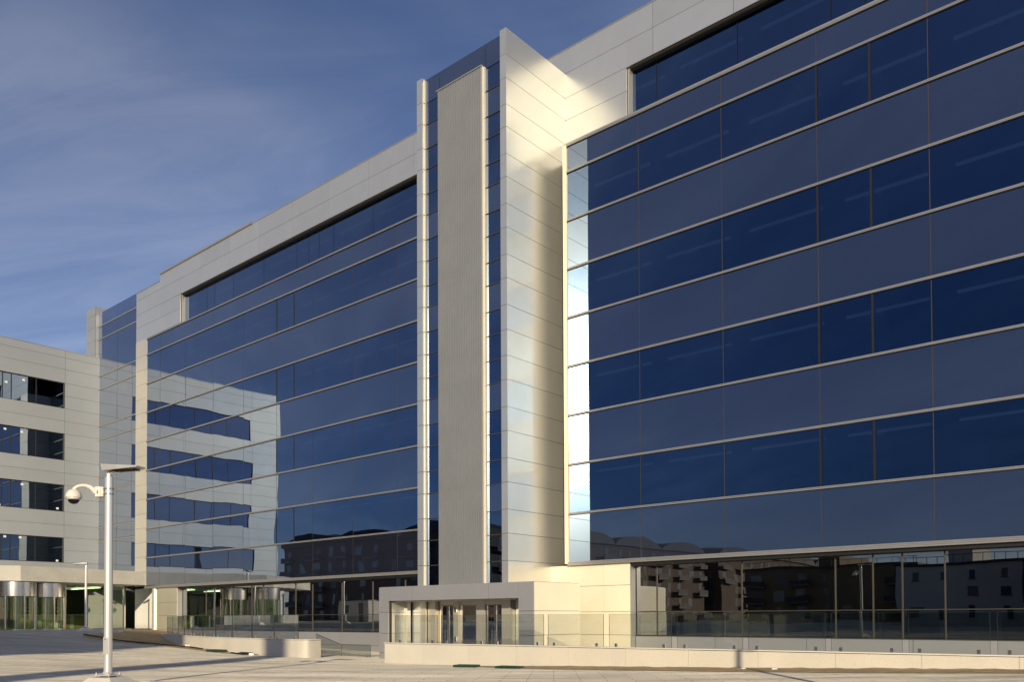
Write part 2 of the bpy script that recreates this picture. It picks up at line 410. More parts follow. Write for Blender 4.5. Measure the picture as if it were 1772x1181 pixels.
for a, b, zt in ((-59.75, -56.2, 23.38), (-56.2, -44.7, TOPZ + .06), (-44.7, -25.9, TOPZ)):
    mb.box(a, b, Y0 - (.10 if zt > TOPZ else .04), Y0 + .5, zt if zt < TOPZ else TOPZ, zt + .045, ALU)
mb.box(-24.2, 7, YT - .04, YT + .5, TOPR, TOPR + .045, ALU)
P(mb, 'parapet_coping')
mb = MB(); mb.box(-21.05, 6.95, Y0 - .06, YT + .3, 19.80, 19.855, ALU); mb.box(-22.3, 6.95, YT + .0, YT + .08, 19.855, 20.69, ALU); P(mb, 'cladding_sill')
mb = MB(); mb.box(-58.12, -53.3, Y0 - .06, Y0 + .02, 19.80, 19.855, ALU); P(mb, 'cladding_sill')

YRR = 30.3
# body: roof, hidden backing, interior floors
mb = MB(); mb.box(-59.6, -27.3, Y0 + .75, 46, 23.2, 23.5, CONC); mb.box(-27.3, -20.5, Y0 + 1.7, 46, 23.2, 23.5, CONC); mb.box(-20.5, 7, YT + .75, 46, 24.2, 24.5, CONC); mb.box(-69.6, -59.6, YRR, 46, 23.2, 23.5, CONC); 
P(mb, 'roof')
mb = MB(); mb.box(-69.8, 7, 36.5, 36.7, -1.8, 23.2, FLOOR); P(mb, 'core_wall')
mb = MB(); mb.box(6.95, 7.15, 28.0, 46, -1.8, TOPZ, PANEL); mb.box(-69.8, -69.6, 29.9, 46, -1.8, 23.2, PANEL); mb.box(-69.6, 6.95, 45.8, 46, -1.8, TOPZ, PANEL); P(mb, 'end_wall')
ceil_z = [LV[1] - .1, LV[3] - .1, LV[5] - .1, LV[7] - .1]
for k, zc in enumerate(ceil_z + [21.85]):
    zt = zc + 1.0
    for x0, x1 in ((-59.6, -25.9), (-21.0, 6.95)):
        mb = MB()
        yb = Y0 + (.10 if k < 4 else .45)
        if k == 4 and x0 > -22: yb, zc_, zt_ = YT + .45, 22.80, 24.15
        else: zc_, zt_ = zc, (zt if k < 4 else 23.15)
        mb.box(x0, x1, yb, 36.5, zc_, zt_, CEIL)
        P(mb, 'floor_slab')
for x0, x1 in ((-59.6, -25.9), (-21.0, 6.95)):
    mb = MB(); mb.box(x0, x1, Y0 + .12, 36.5, 2.35, 4.2, CEIL); P(mb, 'floor_slab')
    mb = MB(); mb.box(x0, x1, Y0 + .12, 36.5, 19.0, 19.7, FLOOR)
    if x0 > -22: mb.box(x0, x1, YT + .12, 36.5, 19.9, 20.6, FLOOR)
    P(mb, 'floor_slab')
for k in range(4):   # raised floors that close the top of each spandrel
    for x0, x1 in ((-59.6, -25.9), (-21.0, 6.95)):
        zz = LV[2 * k + 2] - .05
        mb = MB(); mb.box(x0, x1, Y0 + .12, 36.5, zz - .2, zz, FLOOR); mb.box(x0, x1, Y0 + .06, Y0 + .115, LV[2 * k + 3] if k < 3 else LV[9], zz, CORE); P(mb, 'raised_floor')
lamp0 = None
for mods in (MODR, MODL):
    for i in range(len(mods) - 1):
        if mods[i + 1] - mods[i] < 3: continue
        for k, zc in enumerate(ceil_z + [21.85]):
            x0 = mods[i] + .35
            if lamp0 is None:
                mb = MB(); mb.box(-1.35, 1.35, -.06, .06, -.09, -.02, LUM); lamp0 = P(mb, 'ceiling_light'); o = lamp0
            else:
                o = lamp0.copy(); COL.objects.link(o)
            o.parent = BL; o.location = (x0 + 1.4 - BL.location.x * 0, Y0 + 1.5, zc); o.location = (x0 + 1.4, Y0 + 1.5, zc)
            if k == 4 and x0 > -22: o.location = (x0 + 1.4, YT + 1.5, 22.80)
# columns, partitions and cupboards seen dimly through the glass
rnd = random.Random(11)
for mods in (MODR, MODL):
    for i, x in enumerate(mods[1:-1]):
        if i % 2 == 0:
            mb = MB(); mb.box(x + 1.0, x + 1.6, Y0 + 1.6, Y0 + 2.2, 2.4, 21.9, INTW); P(mb, 'column')
        for k in range(4):
            zf = LV[2 * k + 2] - .05
            if rnd.random() < .55:
                w = rnd.uniform(.5, 1.5); x0 = x + rnd.uniform(.1, 1.6)
                mb = MB(); mb.box(x0, x0 + w, Y0 + .9, Y0 + .98, zf, zf + rnd.uniform(.9, 1.5), rnd.choice([INTW, INTW, DESK])); P(mb, 'partition')

# stair tower
YF = 25.22; YG = 25.40
zl = [-1.9, .21, 1.26, 2.26, 3.35, 4.31, 5.40, 6.37, 7.46, 8.42, 9.52, 10.49, 11.53, 12.53, 13.62, 14.57, 15.67, 16.62, 17.72, 18.65, 19.75, 20.67, 21.75, 22.71, 23.80]
def fin(x0, x1, yb):
    mb = MB(); t = .05
    mb.box(x0 + .03, x1 - .03, YF + .03, yb, zl[0], zl[-1] - .03, CORE)
    for a, b in zip(zl[:-1], zl[1:]):
        mb.box(x0, x1, YF, yb, a + G / 2, b - G / 2, PANEL)
    return P(mb, 'fin')
fin(-22.30, -21.97, Y0 + 1.5)
fin(-27.22, -26.87, Y0 + .3)
mb = MB(); mb.box(-21.97, -20.6, Y0 + 1.45, Y0 + 1.6, -1.8, 23.0, CORE); mb.box(-21.24, -21.05, Y0 - .03, Y0 + .4, 2.2, 19.8, ENDW); P(mb, 'fin_return')
mb = MB()
for a, b in zip(zl[:-1], zl[1:]):
    mb.box(-26.87, -26.85, YF + .10, YG - .03, a + .02, b - .02, CREAM)
mb.box(-26.85, -26.79, YG - .05, YG + .02, -1.8, 23.7, ALU); P(mb, 'fin_trim')
tz = [z for z in zl if z > 1]
for x0, x1 in ((-26.78, -25.97), (-23.23, -22.31)):
    for j, (a, b) in enumerate(zip(tz[:-1], tz[1:])):
        if b > 23.0: continue
        mat = SPAND if j % 4 == 3 else VISION
        mb = MB(); pane(mb, x0, x1, a + .015, b - .015, YG, mat, TL(), .012); P(mb, 'tower_window')
    for z in tz[:-2]:
        mb = MB(); mb.box(x0, x1, YG - .03, YG + .02, z - .014, z + .014, ALU2); P(mb, 'tower_transom')
mb = MB()
for a, b in ((-26.85, -25.98), (-25.96, -23.24), (-23.22, -22.31)):
    pane(mb, a, b, 22.73, 23.77, YG, SPAND, TL(), .02)
P(mb, 'tower_fascia')
mb = MB()
for a, b in ((-26.79, -26.0), (-23.2, -22.32)): mb.box(a, b, YG + 2.2, YG + 2.3, 1, 23, INTW)
mb.box(-25.97, -23.28, YG - .07, YG + .4, 1.3, 22.65, CORE); mb.box(-26.85, -22.31, YG + .1, Y0 + .6, 23.45, 23.65, CONC)
for k in range(11): mb.box(-26.8, -22.31, YG + .25, YG + 2.2, 1.9 + 2.05 * k - .1, 1.9 + 2.05 * k + .1, FLOOR)
P(mb, 'tower_stair')
# ribbed metal screen: vertical trapezoid ribs
mb = MB(); xa, xb, yp = -25.92, -23.33, 25.20; n = 26; w = (xb - xa) / n
prof = []
for i in range(n):
    x = xa + i * w
    prof += [(x, yp + .06), (x + w * .30, yp + .06), (x + w * .40, yp), (x + w * .90, yp)]
prof += [(xb, yp + .06), (xb, YG - .07), (xa, YG - .07)]
for z0, z1 in ((1.3, 5.45), (5.454, 9.77), (9.774, 14.09), (14.094, 18.41), (18.414, 22.77)):
    mb.prism(prof, z0, z1, RIB)
P(mb, 'ribbed_screen', fixn=True)
mb = MB(); mb.box(-25.96, -23.29, yp - .03, YG - .07, 22.77, 22.82, ALU)
mb.box(-23.32, -23.285, yp + .02, YG - .06, 1.3, 22.77, CREAM); mb.box(-23.275, -23.24, yp + .10, YG + .02, 1.3, 22.77, CREAM); P(mb, 'screen_trim')

# ground floor: shopfront, plinth, cream end wall
YS = Y0 + .35
GFR = [-18.0, -17.06, -13.55, -10.21, -9.0, -8.1, -6.86, -3.4, .05, 3.5, 6.95]
GFL = [-53.6, -50.6, -48.63, -47.35, -45.28, -44.04, -40.77, -39.18, -36.55, -34.0, -31.5, -28.6, -25.9]
for gf in (GFR, GFL):
    for a, b in zip(gf[:-1], gf[1:]):
        for z0, z1 in ((-.72, .165), (.195, 2.0)):
            add_window(BL, a + .015, b - .015, z0, z1, YS, GFGLASS, 'shopfront_window', .025)
    for x in gf[1:-1]:
        mb = MB(); mb.box(x - .02, x + .02, YS - .03, YS + .06, -.75, 2.0, ALU2); P(mb, 'shopfront_mullion')
    mb = MB(); mb.box(gf[0], gf[-1], YS - .035, YS + .06, .165, .195, ALU2); P(mb, 'shopfront_rail')
    mb = MB(); mb.box(gf[0], gf[-1], YS - .06, YS + .1, -.765, -.735, ALU2)
    xs_ = [gf[0]]
    while xs_[-1] + 3.4 < gf[-1]: xs_.append(xs_[-1] + 3.4)
    xs_.append(gf[-1])
    clad_y(mb, xs_, [-2.0, -1.45, -.77], YS - .05, GREYP); P(mb, 'plinth')
    mb = MB(); mb.box(gf[0], gf[-1], Y0 - .02, YS + .1, 2.0, 2.115, RUB); mb.box(gf[0], gf[-1], YS - .08, YS + .0, 1.985, 2.005, ALU2); P(mb, 'soffit')
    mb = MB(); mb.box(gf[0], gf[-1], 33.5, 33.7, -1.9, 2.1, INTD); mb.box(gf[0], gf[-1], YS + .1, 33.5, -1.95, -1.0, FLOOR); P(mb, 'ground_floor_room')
mb = MB(); clad_y(mb, [-22.6, -21.10, -19.31, -18.07], [-1.9, -.72, .2, 1.25, 2.12], Y0 + .005, ENDW, depth=.3)
mb.box(-18.07, -18.02, Y0 + .01, YS, -1.9, 2.0, ALU); P(mb, 'end_panel')
mb = MB(); clad_y(mb, [-56.4, -53.75], [-1.5, -.72, .2, 1.1, 2.1], Y0 + .005, CREAM, depth=.3); mb.box(-53.75, -53.65, Y0 + .05, YS, -1.4, 2.05, ALU)
mb.tube([(-57.0, Y0 + .2, -1.2), (-57.0, Y0 + .2, 2.1)], .28, CREAM, 20, cap=False); P(mb, 'end_panel')

# recessed glazing at the far end
YR = 29.7
rl = [-1.2, 3.2, 6.3, 7.4, 10.4, 11.5, 14.55, 15.65, 18.65, 19.75, 22.75, 23.82, 24.95]
for a, b in ((-63.2, -59.3), (-66.6, -63.23), (-69.95, -66.63)):
    for z0, z1 in zip(rl[1:-1], rl[2:]):
        mb = MB(); pane(mb, a, b, z0 + .04, z1 - .05, YR, ROOFGL if z1 > 24 else SPAND, TL(), .02); P(mb, 'recess_window')
mb = MB()
for z in rl[2:-1]: mb.box(-69.8, -59.3, YR - .05, YR + .03, z - .07, z, ALU)
P(mb, 'recess_bar')
mb = MB()
for a in (-69.4, -66.6, -63.2, -61.0): mb.box(a - .04, a + .04, YR + .35, YR + .43, 23.8, 24.8, ALU)
mb.box(-69.8, -59.4, YR + .33, YR + .45, 24.35, 24.45, ALU); P(mb, 'roof_rail')
mb = MB(); pz = [20.5, 21.6, 22.7, 23.75, 24.8, 25.45]
clad_y(mb, [-71.75, -70.0], pz, YR - .25, PANEL2, depth=.1); clad_x(mb, [YR - .25, YR + 1.2], pz, -69.99, PANEL2); mb.box(-71.7, -70.1, YR - .12, YR + 1.15, 20.5, 25.40, PANEL2); mb.lathe((-71.3, YR + .3, 25.4), [(.0, .28), (.05, .22), (.06, .05), (.1, 0)], CORE, 12)
P(mb, 'roof_pier')

# ------------------------------------------------------------------ office wing with canopy and lobby
WG = empty('office_wing', (-75, 20, -.8), 'lower silver clad wing with four ribbon window rows, square to the glass block', 'office building')
XW = -69.8
W = lambda mb, name, **k: mb.build(name, WG, **k)
wz = [4.45, 5.4, 6.40, 7.40, 8.45, 9.5, 10.55, 11.5, 12.5, 13.55, 14.6, 15.6, 16.6, 17.6, 18.62, 19.7, 20.62, 21.2]
rows = [(4.45, 6.40), (8.45, 10.55), (12.5, 14.6), (16.6, 18.62)]
wy = [9.6, 12.4, 19.0, 27.05, YR + .02]
def inrow(j): return any(a - .01 <= wz[j] and wz[j + 1] <= b + .01 for a, b in rows)
mb = MB(); clad_x(mb, wy, wz, XW, PANEL2, skip=lambda i, j: i in (1, 2) and inrow(j), core=CORE, depth=.10)
mb.box(XW - .5, XW + .03, 9.6, YR, 21.2, 21.24, ALU); W(mb, 'cladding')
mb = MB(); mb.box(-86, XW - .02, 9.56, 9.60, -.8, 21.2, PANEL2); mb.box(-86, -85.8, 9.6, 40, -.8, 21.2, PANEL2); mb.box(-86, XW - .1, 9.6, 40, 20.8, 21.0, CONC); W(mb, 'outer_wall')
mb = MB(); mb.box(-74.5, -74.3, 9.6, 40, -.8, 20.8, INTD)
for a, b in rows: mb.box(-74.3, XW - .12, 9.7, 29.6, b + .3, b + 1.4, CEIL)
W(mb, 'inner_wall')
for a, b in rows:
    cuts = [12.4, 14.6, 16.3, 18.0, 20.2, 21.6, 22.65, 23.25, 25.0, 27.05]
    f = MB()
    for c in cuts: f.box(XW - .22, XW - .10, c - .03, c + .03, a, b, RUB)
    f.box(XW - .22, XW - .10, 12.4, 27.05, b - .05, b, RUB); f.box(XW - .22, XW - .08, 12.4, 27.05, a, a + .04, RUB)
    f.box(XW - .14, XW - .02, 27.0, 27.05, a, b, ALU2)
    o = W(f, 'window')
    for c, d in zip(cuts[:-1], cuts[1:]):
        g = MB(); t = TL(); M = Matrix.Translation((XW - .13, (c + d) / 2, (a + b) / 2)) @ Matrix.Rotation(t[0], 4, 'Y') @ Matrix.Rotation(t[1] * 2, 4, 'Z')
        g.box(-.01, 0, -(d - c) / 2 + .03, (d - c) / 2 - .03, -(b - a) / 2 + .04, (b - a) / 2 - .05, WINGGL, M); g.build('pane', o)
# white handling stickers on a few panes
for (c, zz) in ((24.1, 18.3), (22.9, 17.9), (24.0, 14.3), (22.85, 14.35), (24.05, 10.3), (22.5, 8.6), (23.95, 6.25), (22.9, 6.25), (26.6, 8.7), (26.6, 4.6)):
    mb = MB(); mb.box(XW - .128, XW - .120, c - .09, c + .09, zz - .1, zz + .05, WHITE); W(mb, 'sticker')
mb = MB(); clad_x(mb, [9.6, 12.4], [-.8, .2, 1.3, 2.4, 3.5, 4.43], XW, PANEL2); clad_x(mb, [12.4, 17, YR], [3.3, 4.43], XW, PANEL2); W(mb, 'ground_floor_cladding')
mb = MB(); mb.box(XW - .2, XW - .12, 12.4, 17.4, -.6, 3.3, GFGLASS); W(mb, 'ground_floor_window')

# concrete canopy
c0, c1, c2, c3 = (-58.16, 27.98), (-56.6, 19.43), (-60.5, 13.2), (-69.75, 13.2)
mb = MB(); mb.prism([c0, (-69.7, 27.98), c3, c2, c1], 2.36, 3.30, CONC); W(mb, 'canopy', bevel=.015)
mb = MB(); mb.prism([(-58.5, 27.6), (-69.6, 27.6), (-69.6, 13.5), (-60.4, 13.6), (-57.0, 19.4)], 2.33, 2.355, WHITE); W(mb, 'canopy_soffit')
# lobby front: a line of glass parallel to the canopy edge, with two revolving doors
A = Vector((-61.4, 28.0, 0)); B = Vector((-56.6, 17.8, 0)); U = (B - A).normalized(); NN = Vector((U.y, -U.x, 0))
if NN.x < 0: NN = -NN
FZ = -.72
def lob(mb, s0, s1, o0, o1, z0, z1, mat):
    M = Matrix(((U.x, NN.x, 0, A.x), (U.y, NN.y, 0, A.y), (0, 0, 1, 0), (0, 0, 0, 1)))
    mb.box(s0, s1, o0, o1, z0, z1, mat, M)
mb = MB(); lob(mb, 0.0, 11.2, -.9, .6, FZ - .4, FZ + .02, CONC2); W(mb, 'lobby_step')
for s0, s1 in ((.15, 1.9), (1.94, 3.7), (3.74, 5.5)):
    mb = MB(); lob(mb, s0, s1, -.012, .012, FZ + .06, 2.3, LOBBY); W(mb, 'lobby_window')
for s in (0.05, 5.6):
    mb = MB(); lob(mb, s - .07, s + .07, -.08, .08, FZ, 2.33, STEEL); W(mb, 'lobby_post')
def ring(mb, s, z, r, off=.03):
    c = A + U * s + NN * off + Vector((0, 0, z)); n = 24
    def pt(rad, t): return tuple(c + U * (math.cos(t) * rad) + Vector((0, 0, math.sin(t) * rad)))
    for q in range(n):
        t0, t1 = 2 * math.pi * q / n, 2 * math.pi * (q + 1) / n
        mb.poly([pt(r, t0), pt(r, t1), pt(r * .66, t1), pt(r * .66, t0)], GREEN)
    mb.poly([tuple(c + NN * .002 + U * (math.cos(2 * math.pi * q / 16) * r * .36) + Vector((0, 0, math.sin(2 * math.pi * q / 16) * r * .36))) for q in range(16)], BLUE)
for s in (1.0, 3.5):
    mb = MB(); ring(mb, s, .62, .17); W(mb, 'round_sticker', fixn=False)
for ci, (s, r) in enumerate(((7.05, 1.05), (9.35, 1.05))):
    c = A + U * s
    mb = MB(); mb.lathe((c.x, c.y, 0), [(0, 2.30), (r, 2.30), (r, 1.42), (r - .06, 1.40), (0, 1.40)], STEEL, 40)
    d = mb.build('revolving_door', WG, smooth=True)
    base = math.atan2(NN.y, NN.x)
    for sg in (-1, 1):
        mb = MB(); mb.lathe((c.x, c.y, 0), [(r - .03, FZ + .08), (r - .03, 1.40)], LOBBY, 14, base + sg * R(52) - R(30), base + sg * R(52) + R(30)); mb.build('drum_glass', d, smooth=True, fixn=False)
    mb = MB()
    for a in (22, 82, -22, -82):
        x, y = c.x + (r - .03) * math.cos(base + R(a)), c.y + (r - .03) * math.sin(base + R(a))
        mb.tube([(x, y, FZ + .02), (x, y, 1.42)], .05, STEEL, 10)
    mb.lathe((c.x, c.y, 0), [(r - .06, FZ + .02), (r + .02, FZ + .02), (r + .02, FZ + .10), (r - .06, FZ + .10)], STEEL, 40); mb.build('door_frame', d, smooth=True)
    for a in (40, 130, 220, 310):
        t = base + R(a); v = Vector((math.cos(t), math.sin(t), 0)); M = Matrix(((v.x, -v.y, 0, c.x), (v.y, v.x, 0, c.y), (0, 0, 1, 0), (0, 0, 0, 1)))
        mb = MB(); mb.box(.04, r - .08, -.012, .012, FZ + .1, 1.38, LOBBY, M)
        for u in (.04, r - .12): mb.box(u, u + .05, -.02, .02, FZ + .1, 1.38, STEEL, M)
        mb.build('door_leaf', d)
        mb = MB(); mm = (M @ Vector((r * .55, .016, .62)))
        tv = v; n = 20
        for q in range(n):
            t0, t1 = 2 * math.pi * q / n, 2 * math.pi * (q + 1) / n
            f = lambda rr, tt: tuple(mm + tv * (math.cos(tt) * rr) + Vector((0, 0, math.sin(tt) * rr)))
            mb.poly([f(.15, t0), f(.15, t1), f(.1, t1), f(.1, t0)], GREEN)
        mb.build('round_sticker', d, fixn=False)
# lobby interior
mb = MB(); mb.prism([(-57, 17.5), (-69, 13.6), (-74.2, 13.6), (-74.2, 33), (-62, 33), (-61.4, 28.2)], FZ - .3, FZ, FLOOR); W(mb, 'lobby_floor')
mb = MB(); mb.box(-67.9, -67.7, 14, 33, FZ, 2.3, INTD); mb.box(-67.7, -58, 32.6, 32.8, FZ, 2.3, INTW); mb.box(-61.9, -58.6, 29.0, 29.1, FZ, 2.2, WHITE); W(mb, 'lobby_wall')
for y in (19.5, 23.0, 26.5):
    mb = MB(); mb.box(-66.6, -62.2, y - .15, y + .15, 2.22, 2.28, LOBL); W(mb, 'ceiling_light')
DK = empty('reception_desk', (-65.3, 26, FZ), 'long pale wood reception desk glowing inside the lobby glass', 'desk')
mb = MB(); mb.box(-65.7, -65.1, 22.5, 28.6, FZ, FZ + 1.0, DESK)
for y in (23.5, 24.6, 25.7, 26.8, 27.9): mb.box(-65.09, -65.06, y, y + .25, FZ, FZ + 1.0, WHITE)
o = mb.build('desk_front', DK); mb = MB(); mb.box(-65.8, -64.98, 22.4, 28.7, FZ + 1.0, FZ + 1.05, WHITE); mb.build('desk_top', DK)
for o in [x for x in bpy.data.objects if x.parent == DK]: o.matrix_parent_inverse = Matrix.Translation(-Vector(DK.location))

for root in (BL, WG):
    for o in [x for x in bpy.data.objects if x.parent == root]: o.matrix_parent_inverse = Matrix.Translation(-Vector(root.location))

# posters on stands behind the shopfront
for i, (x, w, n, lb) in enumerate(((-52.3, .95, 2, 'white sheet with two green rings, leftmost behind the shopfront glass'), (-50.15, .75, 2, 'white sheet with two overlapping green rings, middle one behind the shopfront glass'), (-49.25, .5, 1, 'narrow white sheet with one small green ring behind the shopfront glass'))):
    pr = empty('poster', (x, 29.3, -.95), lb, 'poster', 'white posters behind the shopfront')
    mb = MB(); mb.box(-w / 2, w / 2, -.01, .01, .12, 1.55, WHITE); mb.build('sheet', pr)
    mb = MB()
    for q in range(n):
        cx = (q - (n - 1) / 2) * .28
        for k in range(20):
            t0, t1 = 2 * math.pi * k / 20, 2 * math.pi * (k + 1) / 20
            f = lambda r, t: (cx + r * math.cos(t), -.013 - q * .002, 1.0 + r * math.sin(t))
            mb.poly([f(.22, t0), f(.22, t1), f(.14, t1), f(.14, t0)], DGREEN)
    mb.build('ring_mark', pr, fixn=False)
    mb = MB(); mb.box(-w / 2, w / 2, -.12, .12, 0, .05, STEEL); mb.box(-.03, .03, .012, .05, .05, 1.4, STEEL); mb.build('stand', pr)

# ------------------------------------------------------------------ entrance porch
PR = empty('entrance_porch', (-25, 25, -1.78), 'low grey panelled entrance porch with glass doors at the foot of the stair tower', 'porch')
PY = 23.70; BZ = -1.82
def Q(mb, name, **k):
    o = mb.build(name, PR, **k); o.matrix_parent_inverse = Matrix.Translation(-Vector(PR.location)); return o
ZB, ZC, J1, J2 = .71, 1.29, -.665, .228
mb = MB(); clad_y(mb, [-28.01, -27.41], [BZ, -1.5, J1, J2, ZC], PY, GREYP, depth=.2); Q(mb, 'pier')
mb = MB(); clad_y(mb, [-20.15, -19.43], [BZ, J1, J2, ZC], PY, GREYP, depth=.2); Q(mb, 'pier')
mb = MB(); clad_y(mb, [-27.40, -25.88, -21.65, -20.16], [ZB, ZC], PY, GREYP, depth=.35); Q(mb, 'beam')
mb = MB(); mb.box(-28.0, -19.44, PY + .06, 26.5, 1.23, 1.31, GREYP); Q(mb, 'porch_roof')
mb = MB(); mb.box(-27.40, -20.16, PY + .35, 25.6, ZB - .03, ZB + .03, CREAM); Q(mb, 'porch_ceiling')
mb = MB(); clad_x(mb, [PY + .05, 26.55], [BZ, J1, J2, ZC], -19.425, ENDW, depth=.3); Q(mb, 'side_wall')
mb = MB(); mb.box(-28.01, -27.9, PY + .2, 26.5, BZ, 1.22, GREYP); Q(mb, 'side_wall')
mb = MB(); clad_x(mb, [PY + .2, 24.64], [BZ, J1, J2, ZB - .03], -27.41, PANEL); Q(mb, 'inner_wall')
YB = 24.97; ZD = ZB - .03
mb = MB(); mb.box(-27.52, -27.35, 24.65, 24.88, BZ, ZD, CREAM); mb.box(-27.35, -27.31, 24.68, 24.88, BZ, ZD, STEEL); Q(mb, 'trim_post')
mb = MB(); clad_y(mb, [-27.30, -26.54], [BZ, -.67, .21, ZD], YB, PANEL); Q(mb, 'wall_panel')
mb = MB()
clad_y(mb, [-26.54, -26.2], [BZ, ZD], YB - .24, CREAM); mb.box(-26.2, -25.75, YB - .13, YB + .28, BZ, ZD, CREAM); Q(mb, 'pillar')
mb = MB(); mb.box(-25.69, -25.62, YB + .1, YB + .25, BZ, ZD, CREAM); mb.box(-24.74, -24.45, YB - .05, YB + .2, BZ, ZD, CREAM)
mb.box(-23.50, -23.03, YB + .02, YB + .2, BZ, ZD, CREAM); mb.box(-25.64, -21.75, YB + .05, YB + .2, .52, ZD, CREAM); Q(mb, 'door_frame')
def door(x0, x1, hx):
    f = MB(); fw = .05
    f.box(x0, x0 + fw, YB + .05, YB + .12, BZ, .52, STEEL); f.box(x1 - fw, x1, YB + .05, YB + .12, BZ, .52, STEEL); f.box(x0 + fw, x1 - fw, YB + .05, YB + .12, BZ, BZ + .1, STEEL); f.box(x0 + fw, x1 - fw, YB + .05, YB + .12, .47, .52, STEEL)
    o = Q(f, 'door')
    g = MB(); g.box(x0 + .04, x1 - .04, YB + .08, YB + .095, BZ + .08, .49, GFGLASS); gg = g.build('pane', o)
    for h in hx:
        b = MB(); b.tube([(h, YB - .03, -1.40), (h, YB - .03, -.52)], .02, STEEL, 8)
        for z in (-1.35, -.57): b.tube([(h, YB - .03, z), (h, YB + .06, z)], .012, STEEL, 6)
        b.build('handle', o)
door(-25.59, -25.17, (-25.24,)); door(-25.15, -24.76, (-25.07,)); door(-24.42, -23.53, ()); door(-22.98, -22.51, (-22.58,)); door(-22.49, -22.03, (-22.41,))
for z in (-.90, .33):
    mb = MB(); mb.box(-24.64, -24.53, YB - .10, YB - .05, z - .11, z + .1, STEEL); Q(mb, 'hinge')
mb = MB(); mb.box(-21.98, -21.60, YB - .14, YB + .2, BZ, ZD, CREAM); mb.box(-21.57, -21.48, YB - .19, YB + .1, BZ, ZD, CREAM); Q(mb, 'pillar')
mb = MB(); mb.box(-21.46, -20.18, YB + .1, YB + .12, BZ, ZD, GFGLASS); Q(mb, 'side_light')
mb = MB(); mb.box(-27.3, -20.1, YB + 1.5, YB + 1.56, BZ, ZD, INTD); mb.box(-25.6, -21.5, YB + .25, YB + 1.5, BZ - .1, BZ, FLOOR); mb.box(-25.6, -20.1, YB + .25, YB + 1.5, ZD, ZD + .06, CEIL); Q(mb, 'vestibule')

# ------------------------------------------------------------------ low walls and balustrades
def wall_ribbon(name, outer, inner, ztop, label, seam=2.1):
    root = empty(name, (*outer[0], gz(*outer[0])), label, 'low wall')
    def put(mb, nm, **k):
        o = mb.build(nm, root, **k); o.matrix_parent_inverse = Matrix.Translation(-Vector(root.location)); return o
    mb = MB(); pts = outer + inner[::-1]
    mb.prism(pts, [gz(x, y) - .12 for x, y in pts], ztop - .045, STONE); put(mb, 'wall_body')
    mb = MB()
    mb.prism(pts, ztop - .035, ztop, COPING); mb.prism([(x, y + .03) for x, y in pts], ztop - .05, ztop - .035, CORE)
    put(mb, 'coping')
    return root
def lerp(a, b, t): return (a[0] + (b[0] - a[0]) * t, a[1] + (b[1] - a[1]) * t)
ra, rb = (-24.85, 21.30), (6.5, 23.55)
ZT = -.95
out_r, in_r = [], []
nseg = 15
for i in range(nseg):
    t0, t1 = i / nseg, (i + 1) / nseg
    a, b = lerp(ra, rb, t0), lerp(ra, rb, t1)
    out_r += [a, lerp(a, b, .996)]; in_r += [(a[0], a[1] + .28), (lerp(a, b, .996)[0], lerp(a, b, .996)[1] + .28)]
LWR = empty('low_wall', (*ra, gz(*ra)), 'straight low white granite wall in front of the porch and shopfront', 'low wall')
for i in range(nseg):
    a, b = out_r[2 * i], out_r[2 * i + 1]; pts = [a, b, (b[0], b[1] + .28), (a[0], a[1] + .28)]
    mb = MB(); mb.prism(pts, [gz(x, y) - .12 for x, y in pts], ZT - .05, STONE)
    o = mb.build('wall_slab', LWR); o.matrix_parent_inverse = Matrix.Translation(-Vector(LWR.location))
for i in range(nseg):
    a, b = lerp(ra, rb, i / nseg), lerp(ra, rb, (i + .997) / nseg); j = random.uniform(-.003, .003)
    mb = MB(); mb.prism([(a[0] - (.02 if i == 0 else 0), a[1] - .03), (b[0], b[1] - .03), (b[0], b[1] + .3), (a[0] - (.02 if i == 0 else 0), a[1] + .3)], ZT - .032 + j, ZT + j, COPING)
    o = mb.build('coping', LWR); o.matrix_parent_inverse = Matrix.Translation(-Vector(LWR.location))
a, b = ra, rb
mb = MB(); mb.prism([(a[0] + .02, a[1] + .02), (b[0], b[1] + .02), (b[0], b[1] + .26), (a[0] + .02, a[1] + .26)], ZT - .05, ZT - .036, CORE)
o = mb.build('joint_bed', LWR); o.matrix_parent_inverse = Matrix.Translation(-Vector(LWR.location))
# curved wall
ctl = [(-51.2, 26.4), (-50.75, 25.45), (-49.6, 24.95), (-47.9, 24.4), (-45.0, 23.42), (-42.0, 22.5), (-38.8, 21.72), (-35.8, 21.28), (-32.1, 21.05), (-30.3, 20.98), (-29.85, 20.99), (-29.62, 21.06), (-29.55, 21.25), (-29.68, 21.9)]
def catmull(P, n=6):
    o = []
    for i in range(len(P) - 1):
        p0, p1, p2, p3 = (Vector((*P[max(0, min(len(P) - 1, i + d))], 0)) for d in (-1, 0, 1, 2))
        for k in range(n):
            t = k / n
            v = .5 * ((2 * p1) + (-p0 + p2) * t + (2 * p0 - 5 * p1 + 4 * p2 - p3) * t * t + (-p0 + 3 * p1 - 3 * p2 + p3) * t ** 3); o.append((v.x, v.y))
    o.append(P[-1]); return o
def offset(P, d):
    o = []
    for i, p in enumerate(P):
        a, b = P[max(0, i - 1)], P[min(len(P) - 1, i + 1)]; t = Vector((b[0] - a[0], b[1] - a[1])).normalized(); o.append((p[0] - t.y * d, p[1] + t.x * d))
    return o
cur = catmull(ctl); ZL = -.90
LWL = wall_ribbon('low_wall', cur, offset(cur, .27), ZL, 'curved low white granite wall beside the bare soil bed')
LWL.name = 'low_wall'
def inv(o, root): o.matrix_parent_inverse = Matrix.Translation(-Vector(root.location)); return o
